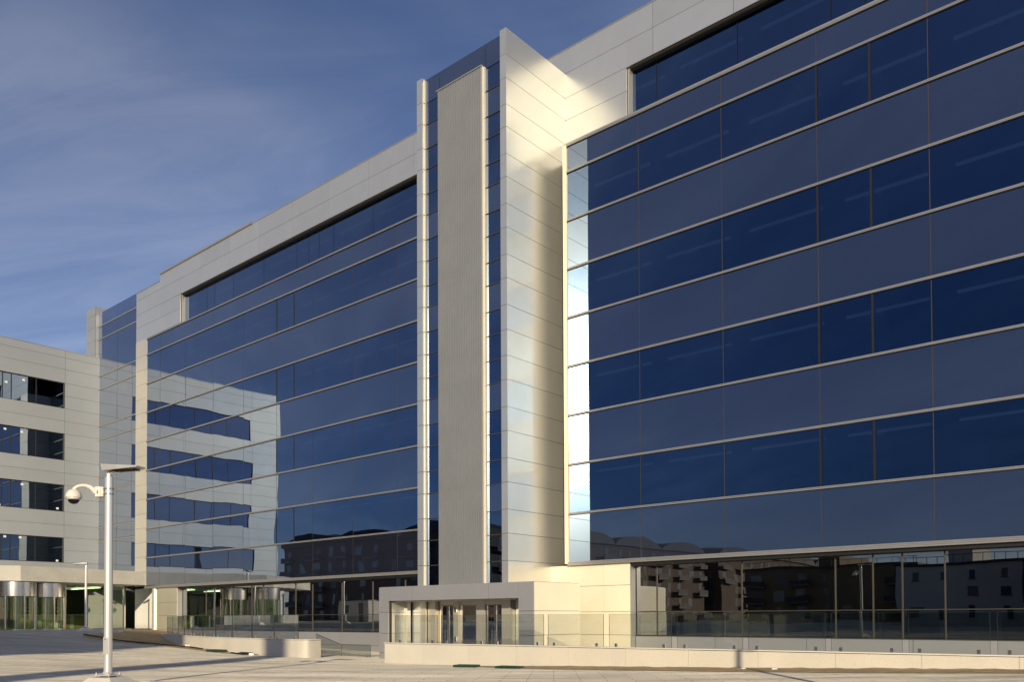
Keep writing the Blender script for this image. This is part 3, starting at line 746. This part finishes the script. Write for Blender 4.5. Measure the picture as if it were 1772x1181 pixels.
def glass_panel(root, a, b, z0, z1, name='glass_panel'):
    v = Vector((b[0] - a[0], b[1] - a[1], 0)); Ln = v.length; v.normalize()
    M = Matrix(((v.x, -v.y, 0, a[0]), (v.y, v.x, 0, a[1]), (0, 0, 1, 0), (0, 0, 0, 1)))
    mb = MB(); mb.box(.006, Ln - .006, -.009, .009, z0, z1, RAILGL, M); o = inv(mb.build(name, root), root)
    mb = MB()
    for u in (0, Ln - .006): mb.box(u, u + .006, -.0095, .0095, z0, z1, GEDGE, M)
    mb.box(.006, Ln - .006, -.0095, .0095, z1, z1 + .006, GEDGE, M)
    mb.build('edge', o)
    for u in (.25, Ln - .25):
        if Ln > .8: mb = MB(); mb.box(u - .04, u + .04, -.03, .03, z0 - .01, z0 + .1, STEEL, M); mb.build('clamp', o)
BR = empty('glass_balustrade', (-24.4, 21.5, ZT), 'clear glass balustrade along the straight white wall before the porch', 'balustrade')
edges = [(-24.44, -22.3), (-22.12, -19.98), (-19.8, -17.58), (-17.41, -15.29), (-15.09, -12.94), (-12.76, -10.73), (-10.57, -8.44), (-8.29, -6.53), (-6.38, -4.57), (-4.42, -2.4), (-2.25, -.2), (0, 2.1), (2.3, 4.4), (4.6, 6.4)]
yl = lambda x: ra[1] + (x - ra[0]) / (rb[0] - ra[0]) * (rb[1] - ra[1]) + .16
for a, b in edges: glass_panel(BR, (a, yl(a)), (b, yl(b)), ZT + .01, .08)
BLs = empty('glass_balustrade', (-49, 24.8, ZL), 'clear glass balustrade with dark green edges along the curved white wall', 'balustrade')
rail = offset(cur, .13); acc = [0]
for p, q in zip(rail[:-1], rail[1:]): acc.append(acc[-1] + math.hypot(q[0] - p[0], q[1] - p[1]))
def at(s):
    for i in range(len(acc) - 1):
        if acc[i + 1] >= s: return lerp(rail[i], rail[i + 1], (s - acc[i]) / (acc[i + 1] - acc[i] + 1e-9))
    return rail[-1]
i0 = min(range(len(rail)), key=lambda i: abs(rail[i][0] + 48.9)); i1 = min(range(len(rail)), key=lambda i: abs(rail[i][0] + 30.2))
s0, s1 = acc[i0], acc[i1]; n = 10
for k in range(n):
    a, b = at(s0 + (s1 - s0) * k / n + .02), at(s0 + (s1 - s0) * (k + 1) / n - .02)
    glass_panel(BLs, a, b, ZL + .01, .13)
# handrail glass going down the ramp in the gap
BS = empty('stair_balustrade', (-32.5, 24, -1.75), 'sloping glass balustrade in the gap between the two white walls', 'balustrade')
mb = MB()
v = [(-32.9, 24.0, -.75), (-31.1, 24.0, -1.2), (-31.1, 24.0, -1.8), (-32.9, 24.0, -1.8)]
mb.poly(v, RAILGL); mb.poly([(x, y + .016, z) for x, y, z in v[::-1]], RAILGL)
inv(mb.build('glass_panel', BS, fixn=False), BS)
mb = MB(); mb.tube([(-32.92, 24.008, -1.8), (-32.92, 24.008, -.74), (-31.1, 24.008, -1.19), (-31.1, 24.008, -1.8)], .018, STEEL, 8); inv(mb.build('handrail', BS), BS)
glass_panel(BS, (-31.0, 24.0), (-28.95, 24.0), -1.8, -1.19)

# ------------------------------------------------------------------ street lamps, camera, footings
def make_lamp():
    r = empty('street_lamp', (0, 0, 0))
    mb = MB(); mb.tube([(0, 0, .24), (0, 0, 4.02)], [.077, .074], POLEM, 28); mb.build('pole', r, smooth=True)
    mb = MB()
    mb.box(-.17, .17, -.17, .17, .215, .235, POLEM)
    mb.lathe((0, 0, 0), [(.15, .235), (.10, .26), (.078, .30)], POLEM, 28); mb.box(-.1, .1, -.1, .1, .19, .215, RUB)
    mb.build('flange', r)
    for a in (45, 135, 225, 315):
        mb = MB(); x, y = .20 * math.cos(R(a)), .20 * math.sin(R(a)); mb.tube([(x, y, .17), (x, y, .29)], .012, STEEL, 8); mb.tube([(x, y, .238), (x, y, .262)], .024, STEEL, 6); mb.build('bolt', r)
    mb = MB(); mb.box(-.045, .045, -.084, -.070, .62, .95, POLEM); mb.box(-.01, .01, -.087, -.083, .9, .92, RUB); mb.build('access_hatch', r, bevel=.004)
    mb = MB(); b = .46; t = .235
    pts = [(-b, -b), (b, -b), (b, b), (-b, b)]
    k = len(mb.v); mb.v += [(x, y, -.15) for x, y in pts] + [(x, y, -.02) for x, y in pts] + [(x * t / b, y * t / b, .19) for x, y in pts]; i = mb.mi(CONC2)
    for l in range(2):
        for q in range(4): mb.f.append((k + l * 4 + q, k + l * 4 + (q + 1) % 4, k + (l + 1) * 4 + (q + 1) % 4, k + (l + 1) * 4 + q)); mb.m.append(i)
    mb.f.append((k + 8, k + 9, k + 10, k + 11)); mb.m.append(i); mb.build('footing', r, bevel=.012)
    # flat wedge head on a short neck
    mb = MB(); mb.tube([(0, 0, 4.0), (0, 0, 4.10), (.05, 0, 4.16)], [.06, .05, .05], POLEM, 16); mb.build('neck', r, smooth=True)
    mb = MB(); i = mb.mi(POLEM)
    up = [(-.10, -.13, 4.27), (-.10, .13, 4.27), (.30, .19, 4.22), (.72, .14, 4.20), (.72, -.14, 4.20), (.30, -.19, 4.22)]
    lo = [(-.08, -.11, 4.14), (-.08, .11, 4.14), (.30, .17, 4.14), (.70, .13, 4.165), (.70, -.13, 4.165), (.30, -.17, 4.14)]
    mb.v += up + lo
    mb.f.append((0, 1, 2, 3, 4, 5)); mb.f.append((11, 10, 9, 8, 7, 6))
    for q in range(6): mb.f.append((q, (q + 1) % 6, 6 + (q + 1) % 6, 6 + q))
    mb.m += [i] * 8; hd = mb.build('lamp_head', r, bevel=.012)
    mb = MB()
    for q in range(9): mb.box(.10 + q * .06, .13 + q * .06, -.11, .11, 4.133, 4.150, CORE)
    mb.build('lens_grille', hd)
    return r
LG = 'slim silver street lamps on concrete footings'
lp = make_lamp(); ang = math.atan2(.65, .757)
lp.location = (-16.4, 7.17, -1.3); lp.rotation_euler = (0, 0, ang - .25)
tag(lp, 'tall silver lamp post in the foreground carrying a dome security camera', 'street lamp', LG)
spots = [(-54.4, 22.4, math.pi + .9, 'small distant lamp post standing in front of the concrete canopy'), (-66.0, 5.0, 2.6, 'far lamp post by the outer end of the wing, seen mirrored in the shopfront glass'), (-1.5, 10.85, -.3, 'lamp post beside the camera whose shadow falls on the straight wall')]
for x, y, a, lb in spots:
    c = copy_tree(lp); c.location = (x, y, gz(x, y)); c.rotation_euler = (0, 0, a); tag(c, lb, 'street lamp', LG)
lp.location.z = -1.3

CM = empty('security_camera', (-16.4, 7.17, 2.45), 'cream dome security camera on a curved arm clamped to the foreground lamp post', 'security camera')
CM.rotation_euler = (0, 0, ang)
mb = MB(); mb.box(-.245, -.135, -.07, .07, -.11, .09, CAMW); mb.build('junction_box', CM, bevel=.012)
mb = MB(); mb.box(-.135, -.085, -.055, .055, -.10, .08, CAMW); mb.box(-.10, -.075, -.06, .06, .03, .045, STEEL); mb.box(-.10, -.075, -.06, .06, -.07, -.055, STEEL)
for z in (.05, -.05): mb.lathe((0, 0, z), [(.079, -.012), (.086, -.012), (.086, .012), (.079, .012)], STEEL, 28)
mb.build('bracket', CM)
mb = MB()
for z in (-.005, -.035): mb.tube([(-.19, -.0705, z), (-.19, -.0735, z)], .014, RUB, 10)
mb.build('cable_port', CM)
mb = MB(); path = [(-.235, 0, -.03), (-.29, 0, .03), (-.36, 0, .085), (-.44, 0, .115), (-.52, 0, .12), (-.60, 0, .105), (-.655, 0, .07), (-.675, 0, .02)]
mb.tube(path, [.062, .05, .04, .034, .03, .03, .036, .05], CAMW, 16); mb.build('arm', CM, smooth=True)
mb = MB(); mb.lathe((-.68, 0, 0), [(.0, .05), (.05, .045), (.10, .015), (.138, -.05), (.145, -.10), (.145, -.115), (.128, -.118), (.128, -.135), (.108, -.155), (.0, -.155)], CAMW, 32); mb.build('dome_housing', CM, smooth=True)
mb = MB(); mb.lathe((-.68, 0, -.155), [(.102 * math.cos(R(a)), -.085 * math.sin(R(a))) for a in range(0, 91, 10)], DOME, 28); mb.build('dome_lens', CM, smooth=True)

mb = MB(); s = .30; k = 0
mb.v += [(-s, -s, -.1), (s, -s, -.1), (s, s, -.1), (-s, s, -.1), (-s * .35, -s * .35, .12), (s * .35, -s * .35, .12), (s * .35, s * .35, .12), (-s * .35, s * .35, .12)]
for f in ((0, 1, 5, 4), (1, 2, 6, 5), (2, 3, 7, 6), (3, 0, 4, 7), (4, 5, 6, 7)): mb.f.append(f); mb.m.append(mb.mi(CONC2))
o = mb.build('concrete_footing', bevel=.015); o.location = (-15.9, 7.72, gz(-15.9, 7.72)); o.rotation_euler = (0, 0, .5)
tag(o, 'pale concrete footing stub beside the foreground lamp post', 'footing')
o2 = MB(); o2.box(-1.1, 1.1, -.35, .35, -.05, .12, CONC2); o = o2.build('kerb_slab', bevel=.01); o.location = (-53.1, 22.9, gz(-53.1, 22.9)); o.rotation_euler = (0, 0, R(40)); tag(o, 'pale concrete slab lying by the distant lamp post', 'slab')

# loose things along the walls
def tray(x, y, l, w, h, rot, label, mat=DGREEN):
    mb = MB(); t = .02
    mb.box(-l / 2, l / 2, -w / 2, w / 2, 0, t, mat)
    for a, b, c, d in ((-l / 2, -l / 2 + t, -w / 2, w / 2), (l / 2 - t, l / 2, -w / 2, w / 2), (-l / 2 + t, l / 2 - t, -w / 2, -w / 2 + t), (-l / 2 + t, l / 2 - t, w / 2 - t, w / 2)): mb.box(a, b, c, d, t, h, mat)
    for q in range(1, 4): mb.box(-l / 2 + q * l / 4 - .02, -l / 2 + q * l / 4 + .02, -w / 2 + t, w / 2 - t, t, h * .8, mat)
    o = mb.build('plastic_tray'); o.location = (x, y, gz(x, y) + .015); o.rotation_euler = (0, 0, rot); tag(o, label, 'tray', 'green plastic trays left on the ground'); return o
tray(-19.2, 19.95, .75, .5, .07, .35, 'dark green tray below the straight wall, nearer its left end')
tray(-17.25, 19.85, .8, .45, .06, .2, 'dark green tray below the straight wall, right of the other one')
tray(-36.1, 20.75, 1.1, .5, .10, -.05, 'dark green tray on the soil at the foot of the curved wall')
tray(-34.0, 20.75, 1.3, .5, .08, -.1, 'flat dark tray at the tip of the soil bed by the curved wall', RUB)
mb = MB(); mb.tube([(-51, 20.9, gz(-51, 20.9) + .05), (-47, 21.1, gz(-47, 21.1) + .05), (-43.5, 21.5, gz(-43.5, 21.5) + .05), (-40.5, 21.35, gz(-40.5, 21.35) + .05), (-38.2, 21.2, gz(-38.2, 21.2) + .04)], .045, CABLE, 8)
tag(mb.build('hose', smooth=True), 'black hose lying across the bare soil bed', 'hose')
mb = MB()
for (x, y, s) in ((-34.6, 20.9, .16), (-34.9, 20.8, .12), (-33.2, 20.8, .14), (-10.2, 21.4, .07), (-9.4, 21.5, .09), (-41.5, 22.2, .12)):
    z = gz(x, y); q = [(x + s * math.cos(t) * random.uniform(.7, 1.2), y + s * math.sin(t) * random.uniform(.7, 1.2)) for t in np.linspace(0, 5.6, 7)]
    mb.prism(q, z, z + s * random.uniform(.5, .9), WHITE)
tag(mb.build('rubble'), 'scraps of white rubble on the soil', 'rubble', kind='stuff')

# ------------------------------------------------------------------ blocks across the street (seen mirrored in the glass) and added, unseen shadow casters
def block(name, x0, x1, y0, y1, ztop, mat, label, face, floors, bay, roof=None, balc=True, winw=1.3):
    """face: list of 'N' (+Y) / 'E' (+X) sides that get windows"""
    r = empty(name, ((x0 + x1) / 2, (y0 + y1) / 2, -1.2), label, 'apartment block')
    mb = MB(); mb.box(x0, x1, y0, y1, -2.0, ztop, mat); inv(mb.build('wall', r), r)
    h = (ztop + .4) / floors
    wn = MB(); bl = MB(); rb_ = random.Random(label)
    for f in range(floors):
        zb = -.6 + f * h
        for fc in face:
            a0, a1 = (x0, x1) if fc == 'N' else (y0, y1)
            n = max(1, int((a1 - a0) / bay))
            for k in range(n):
                c = a0 + (k + .5) * (a1 - a0) / n + rb_.uniform(-.3, .3); ww = winw * rb_.choice([.6, 1, 1, 1.35]); bm_ = rb_.choice([BWIN, BWIN, BWIN, CONC2B]); hb = rb_.uniform(.35, .75)
                if rb_.random() < .12: continue
                if fc == 'N':
                    wn.box(c - ww / 2, c + ww / 2, y1 - .1, y1 + .03, zb + hb, zb + h - .6, bm_); wn.box(c - ww / 2 - .1, c + ww / 2 + .1, y1 - .1, y1 + .10, zb + hb - .12, zb + hb, CONC2B)
                    if balc and k % 2 == 0: bl.box(c - bay * .48, c + bay * .48, y1 + .04, y1 + 1.1, zb - .1, zb + .12, CONC2B); bl.box(c - bay * .48, c + bay * .48, y1 + 1.0, y1 + 1.08, zb + .12, zb + .95, ROOFM)
                else:
                    wn.box(x1 - .1, x1 + .03, c - ww / 2, c + ww / 2, zb + hb, zb + h - .6, bm_); wn.box(x1 - .1, x1 + .10, c - ww / 2 - .1, c + ww / 2 + .1, zb + hb - .12, zb + hb, CONC2B)
                    if balc and k % 2 == 0: bl.box(x1 + .04, x1 + 1.1, c - bay * .48, c + bay * .48, zb - .1, zb + .12, CONC2B); bl.box(x1 + 1.0, x1 + 1.08, c - bay * .48, c + bay * .48, zb + .12, zb + .95, ROOFM)
    w = inv(wn.build('window', r), r); tag(w, kind='stuff')
    if balc: b = inv(bl.build('balcony', r), r); tag(b, kind='stuff')
    mb = MB()
    if roof == 'barrel':
        for fc in face[:1]:
            a0, a1 = (x0, x1) if fc == 'N' else (y0, y1); n = max(1, round((a1 - a0) / 17.))
            for k in range(n):
                c = a0 + (k + .5) * (a1 - a0) / n; hw = (a1 - a0) / n / 2
                pr = [(c + hw * math.cos(t), 2.1 * math.sin(t)) for t in np.linspace(0, math.pi, 13)]
                kk = len(mb.v); i = mb.mi(ROOFM)
                for (u, z) in pr:
                    mb.v += [(u, y1 + .5, ztop + z), (u, y0, ztop + z)] if fc == 'N' else [(x1 + .5, u, ztop + z), (x0, u, ztop + z)]
                for q in range(12): mb.f.append((kk + 2 * q, kk + 2 * q + 1, kk + 2 * q + 3, kk + 2 * q + 2)); mb.m.append(i)
                mb.f.append(tuple(kk + 2 * q for q in range(13))); mb.m.append(i); mb.f.append(tuple(kk + 2 * q + 1 for q in range(13))[::-1]); mb.m.append(i)
    else:
        mb.box(x0 - .2, x1 + .2, y0 - .2, y1 + .2, ztop, ztop + .35, ROOFM)
        for u in np.linspace(x0 + .5, x1 - .5, 12): mb.box(u - .03, u + .03, y1 - .5, y1 - .44, ztop + .35, ztop + 1.3, ROOFM)
        mb.box(x0, x1, y1 - .5, y1 - .44, ztop + 1.25, ztop + 1.32, ROOFM); mb.box((x0 + x1) / 2 - 1.5, (x0 + x1) / 2 + 1.5, y0 + 1, y1 - 2, ztop + .35, ztop + 2.2, mat)
    inv(mb.build('roof', r), r)
    return r
block('apartment_block', -142, -90, -54, -40, 13.6, BRICK, 'long brick block with curved roofs, mirrored low in the glass left of the tower', ['N', 'E'], 5, 4.2, 'barrel')
block('apartment_block', -104, -88, -110, -56, 13.4, BRICK, 'brick block with curved roofs, mirrored low in the glass just right of the tower', ['E', 'N'], 5, 4.2, 'barrel')
block('apartment_block', -104, -86, -235, -113, 13.6, BRICK, 'brick block far down the street, its roofline mirrored low in the right hand glass', ['E', 'N'], 5, 4.2, 'barrel')
block('apartment_block', -34, -19.5, -74, -60, 6.4, RENDERW, 'pale modern block with square windows mirrored in the shopfront glass at the right', ['N'], 3, 3.0, None, False, 1.1)
block('apartment_block', -62, -36, -92, -74, 7.6, OCHRE, 'ochre block with a flat roof mirrored in the shopfront glass', ['N', 'E'], 3, 3.6, None, True)
block('apartment_block', -19, -2, -72, -60, 8.2, BRICK, 'dark block mirrored at the right hand edge of the shopfront glass', ['N'], 3, 3.4, None, True)
block('apartment_block', -14, 8, -54, -40, 19.8, BRICK, 'tall brick block behind the camera that shades the far left paving', ['N'], 5, 4.0, None, True)  # unseen, not mirrored either; added only for its shade on the paving

SCB = empty('site_cabin', (-71, -1.2, gz(-71, -1.2)), 'white site cabin with a small dark window, mirrored in the shopfront glass', 'cabin')
mb = MB(); mb.box(-2.6, 2.6, -1.2, 1.2, .1, 2.35, RENDERW)
for q in range(18): mb.box(-2.5 + q * .29, -2.36 + q * .29, 1.2, 1.225, .15, 2.3, RENDERW)
mb.build('body', SCB, bevel=.02)
mb = MB(); mb.box(-1.4, -.4, 1.226, 1.25, 1.1, 1.9, BWIN); mb.build('window', SCB)
mb = MB(); mb.box(.9, 1.75, 1.226, 1.26, .15, 2.1, CONC2B); mb.build('door', SCB)
mb = MB(); mb.box(-2.68, 2.68, -1.28, 1.28, 2.35, 2.42, CONC2B); mb.build('roof', SCB)
PS = empty('shadow_caster', (3.5, -22.5, gz(3.5, -22.5)), 'slim grey slab behind the camera, unseen, added to cast the shadow across the paving', 'shadow caster')  # unseen slab, added only to throw its shadow stripe over paving and curved wall
mb = MB(); mb.box(-.7, .7, -.12, .12, .3, 15.2, GREYP); o = mb.build('panel', PS, bevel=.02)
mb = MB(); mb.box(-.9, .9, -.35, .35, -.2, .3, CONC2); mb.build('base', PS, bevel=.02)
PS.rotation_euler = (0, 0, math.atan2(.75, .66) - math.pi / 2 + math.pi / 2)
PS.rotation_euler = (0, 0, math.atan2(.66, .75))

# ------------------------------------------------------------------ light
EL = R(14); SD = Vector((.63, -.777, 0)).normalized()
SDIR = Vector((SD.x * math.cos(EL), SD.y * math.cos(EL), math.sin(EL)))
sun = bpy.data.lights.new('sun', 'SUN'); sun.energy = 4.6; sun.angle = R(.6); sun.color = (1, .84, .59)
so = bpy.data.objects.new('sun', sun); COL.objects.link(so); so.rotation_euler = (-SDIR).to_track_quat('-Z', 'Y').to_euler(); so.location = (30, -40, 40)
wd = bpy.data.worlds.new('World'); SC.world = wd; wd.use_nodes = True
N = wd.node_tree.nodes; L = wd.node_tree.links; N.clear()
out = N.new('ShaderNodeOutputWorld'); bg = N.new('ShaderNodeBackground'); L.new(bg.outputs[0], out.inputs[0])
sky = N.new('ShaderNodeTexSky'); sky.sky_type = 'NISHITA'; sky.sun_disc = False; sky.sun_elevation = EL; sky.sun_rotation = math.atan2(SD.x, SD.y)
sky.altitude = 600; sky.air_density = 1.0; sky.dust_density = .6; sky.ozone_density = 5
bg.inputs['Strength'].default_value = .1
tc = N.new('ShaderNodeTexCoord'); sep = N.new('ShaderNodeSeparateXYZ'); L.new(tc.outputs['Generated'], sep.inputs[0])
mz = N.new('ShaderNodeMath'); mz.operation = 'ADD'; mz.inputs[1].default_value = .12; L.new(sep.outputs['Z'], mz.inputs[0])
mx = N.new('ShaderNodeMath'); mx.operation = 'MAXIMUM'; mx.inputs[1].default_value = .05; L.new(mz.outputs[0], mx.inputs[0])
dv = N.new('ShaderNodeVectorMath'); dv.operation = 'DIVIDE'; L.new(tc.outputs['Generated'], dv.inputs[0])
cb = N.new('ShaderNodeCombineXYZ'); 
for i in range(3): L.new(mx.outputs[0], cb.inputs[i])
L.new(cb.outputs[0], dv.inputs[1])
def wisps(rot, scl, sc, lo, hi, det, rough, dist, off=0):
    vr = N.new('ShaderNodeVectorRotate'); vr.rotation_type = 'Z_AXIS'; vr.inputs['Angle'].default_value = R(rot); L.new(dv.outputs[0], vr.inputs[0])
    mp = N.new('ShaderNodeMapping'); mp.inputs['Scale'].default_value = scl; mp.inputs['Location'].default_value = (off, off * .7, 0); L.new(vr.outputs[0], mp.inputs[0])
    nz = N.new('ShaderNodeTexNoise'); nz.inputs['Scale'].default_value = sc; nz.inputs['Detail'].default_value = det; nz.inputs['Roughness'].default_value = rough; nz.inputs['Distortion'].default_value = dist; L.new(mp.outputs[0], nz.inputs['Vector'])
    mr = N.new('ShaderNodeMapRange'); mr.interpolation_type = 'SMOOTHSTEP'; mr.inputs[1].default_value = lo; mr.inputs[2].default_value = hi; L.new(nz.outputs[0], mr.inputs[0]); return mr.outputs[0]
veil = wisps(-40, (.45, .8, 0), .9, .26, .60, 5, .5, .6, 2.7)
fine = wisps(-28, (.55, 2.0, 0), 1.5, .26, .70, 9, .6, 1.5, 4.1)
m1 = N.new('ShaderNodeMath'); m1.operation = 'MULTIPLY_ADD'; m1.inputs[1].default_value = .58; m1.inputs[2].default_value = .50; L.new(fine, m1.inputs[0])
m2 = N.new('ShaderNodeMath'); m2.operation = 'MULTIPLY'; L.new(veil, m2.inputs[0]); L.new(m1.outputs[0], m2.inputs[1])
mr = N.new('ShaderNodeMath'); mr.operation = 'MULTIPLY'; mr.inputs[1].default_value = .62; L.new(m2.outputs[0], mr.inputs[0])
tn = N.new('ShaderNodeVectorMath'); tn.operation = 'MULTIPLY'; tn.inputs[1].default_value = (1.12, .905, .925); L.new(sky.outputs[0], tn.inputs[0])
cl = N.new('ShaderNodeVectorMath'); cl.operation = 'SCALE'; cl.inputs[0].default_value = (1.50, 1.38, 1.25); L.new(m2.outputs[0], cl.inputs['Scale'])
ad = N.new('ShaderNodeVectorMath'); ad.operation = 'ADD'; L.new(tn.outputs[0], ad.inputs[0]); L.new(cl.outputs[0], ad.inputs[1])
L.new(ad.outputs[0], bg.inputs['Color'])

# ------------------------------------------------------------------ camera
yaw, pit, rol, f_px, cy = 0.7122331684818561, 0.021889634666726544, -0.004318956163144466, 1459.4666957930265, 1037.1657109371463
F0 = Vector((-math.sin(yaw), math.cos(yaw), 0)); R0 = Vector((math.cos(yaw), math.sin(yaw), 0)); U0 = Vector((0, 0, 1))
Fv = F0 * math.cos(pit) + U0 * math.sin(pit); Uv = U0 * math.cos(pit) - F0 * math.sin(pit)
Rv = R0 * math.cos(rol) + Uv * math.sin(rol); Uv = Uv * math.cos(rol) - R0 * math.sin(rol)
cam = bpy.data.cameras.new('camera'); co = bpy.data.objects.new('camera', cam); COL.objects.link(co)
co.matrix_world = Matrix(((Rv.x, Uv.x, -Fv.x, 0), (Rv.y, Uv.y, -Fv.y, 0), (Rv.z, Uv.z, -Fv.z, 0), (0, 0, 0, 1)))
cam.sensor_width = 36; cam.sensor_fit = 'HORIZONTAL'; cam.lens = f_px / 1772 * 36; cam.shift_y = (cy - 590.5) / 1772; cam.clip_end = 6000; cam.clip_start = .05
SC.camera = co

SC.view_settings.view_transform = 'Standard'; SC.view_settings.look = 'None'; SC.view_settings.gamma = 1; SC.view_settings.exposure = .0
SC.render.engine = 'CYCLES'
cy_ = SC.cycles
cy_.max_bounces = 10; cy_.glossy_bounces = 6; cy_.transparent_max_bounces = 16; cy_.diffuse_bounces = 4
cy_.caustics_reflective = True; cy_.blur_glossy = 18; cy_.sample_clamp_indirect = 20
cy_.use_denoising = True
try: cy_.denoiser = 'OPENIMAGEDENOISE'
except Exception: pass
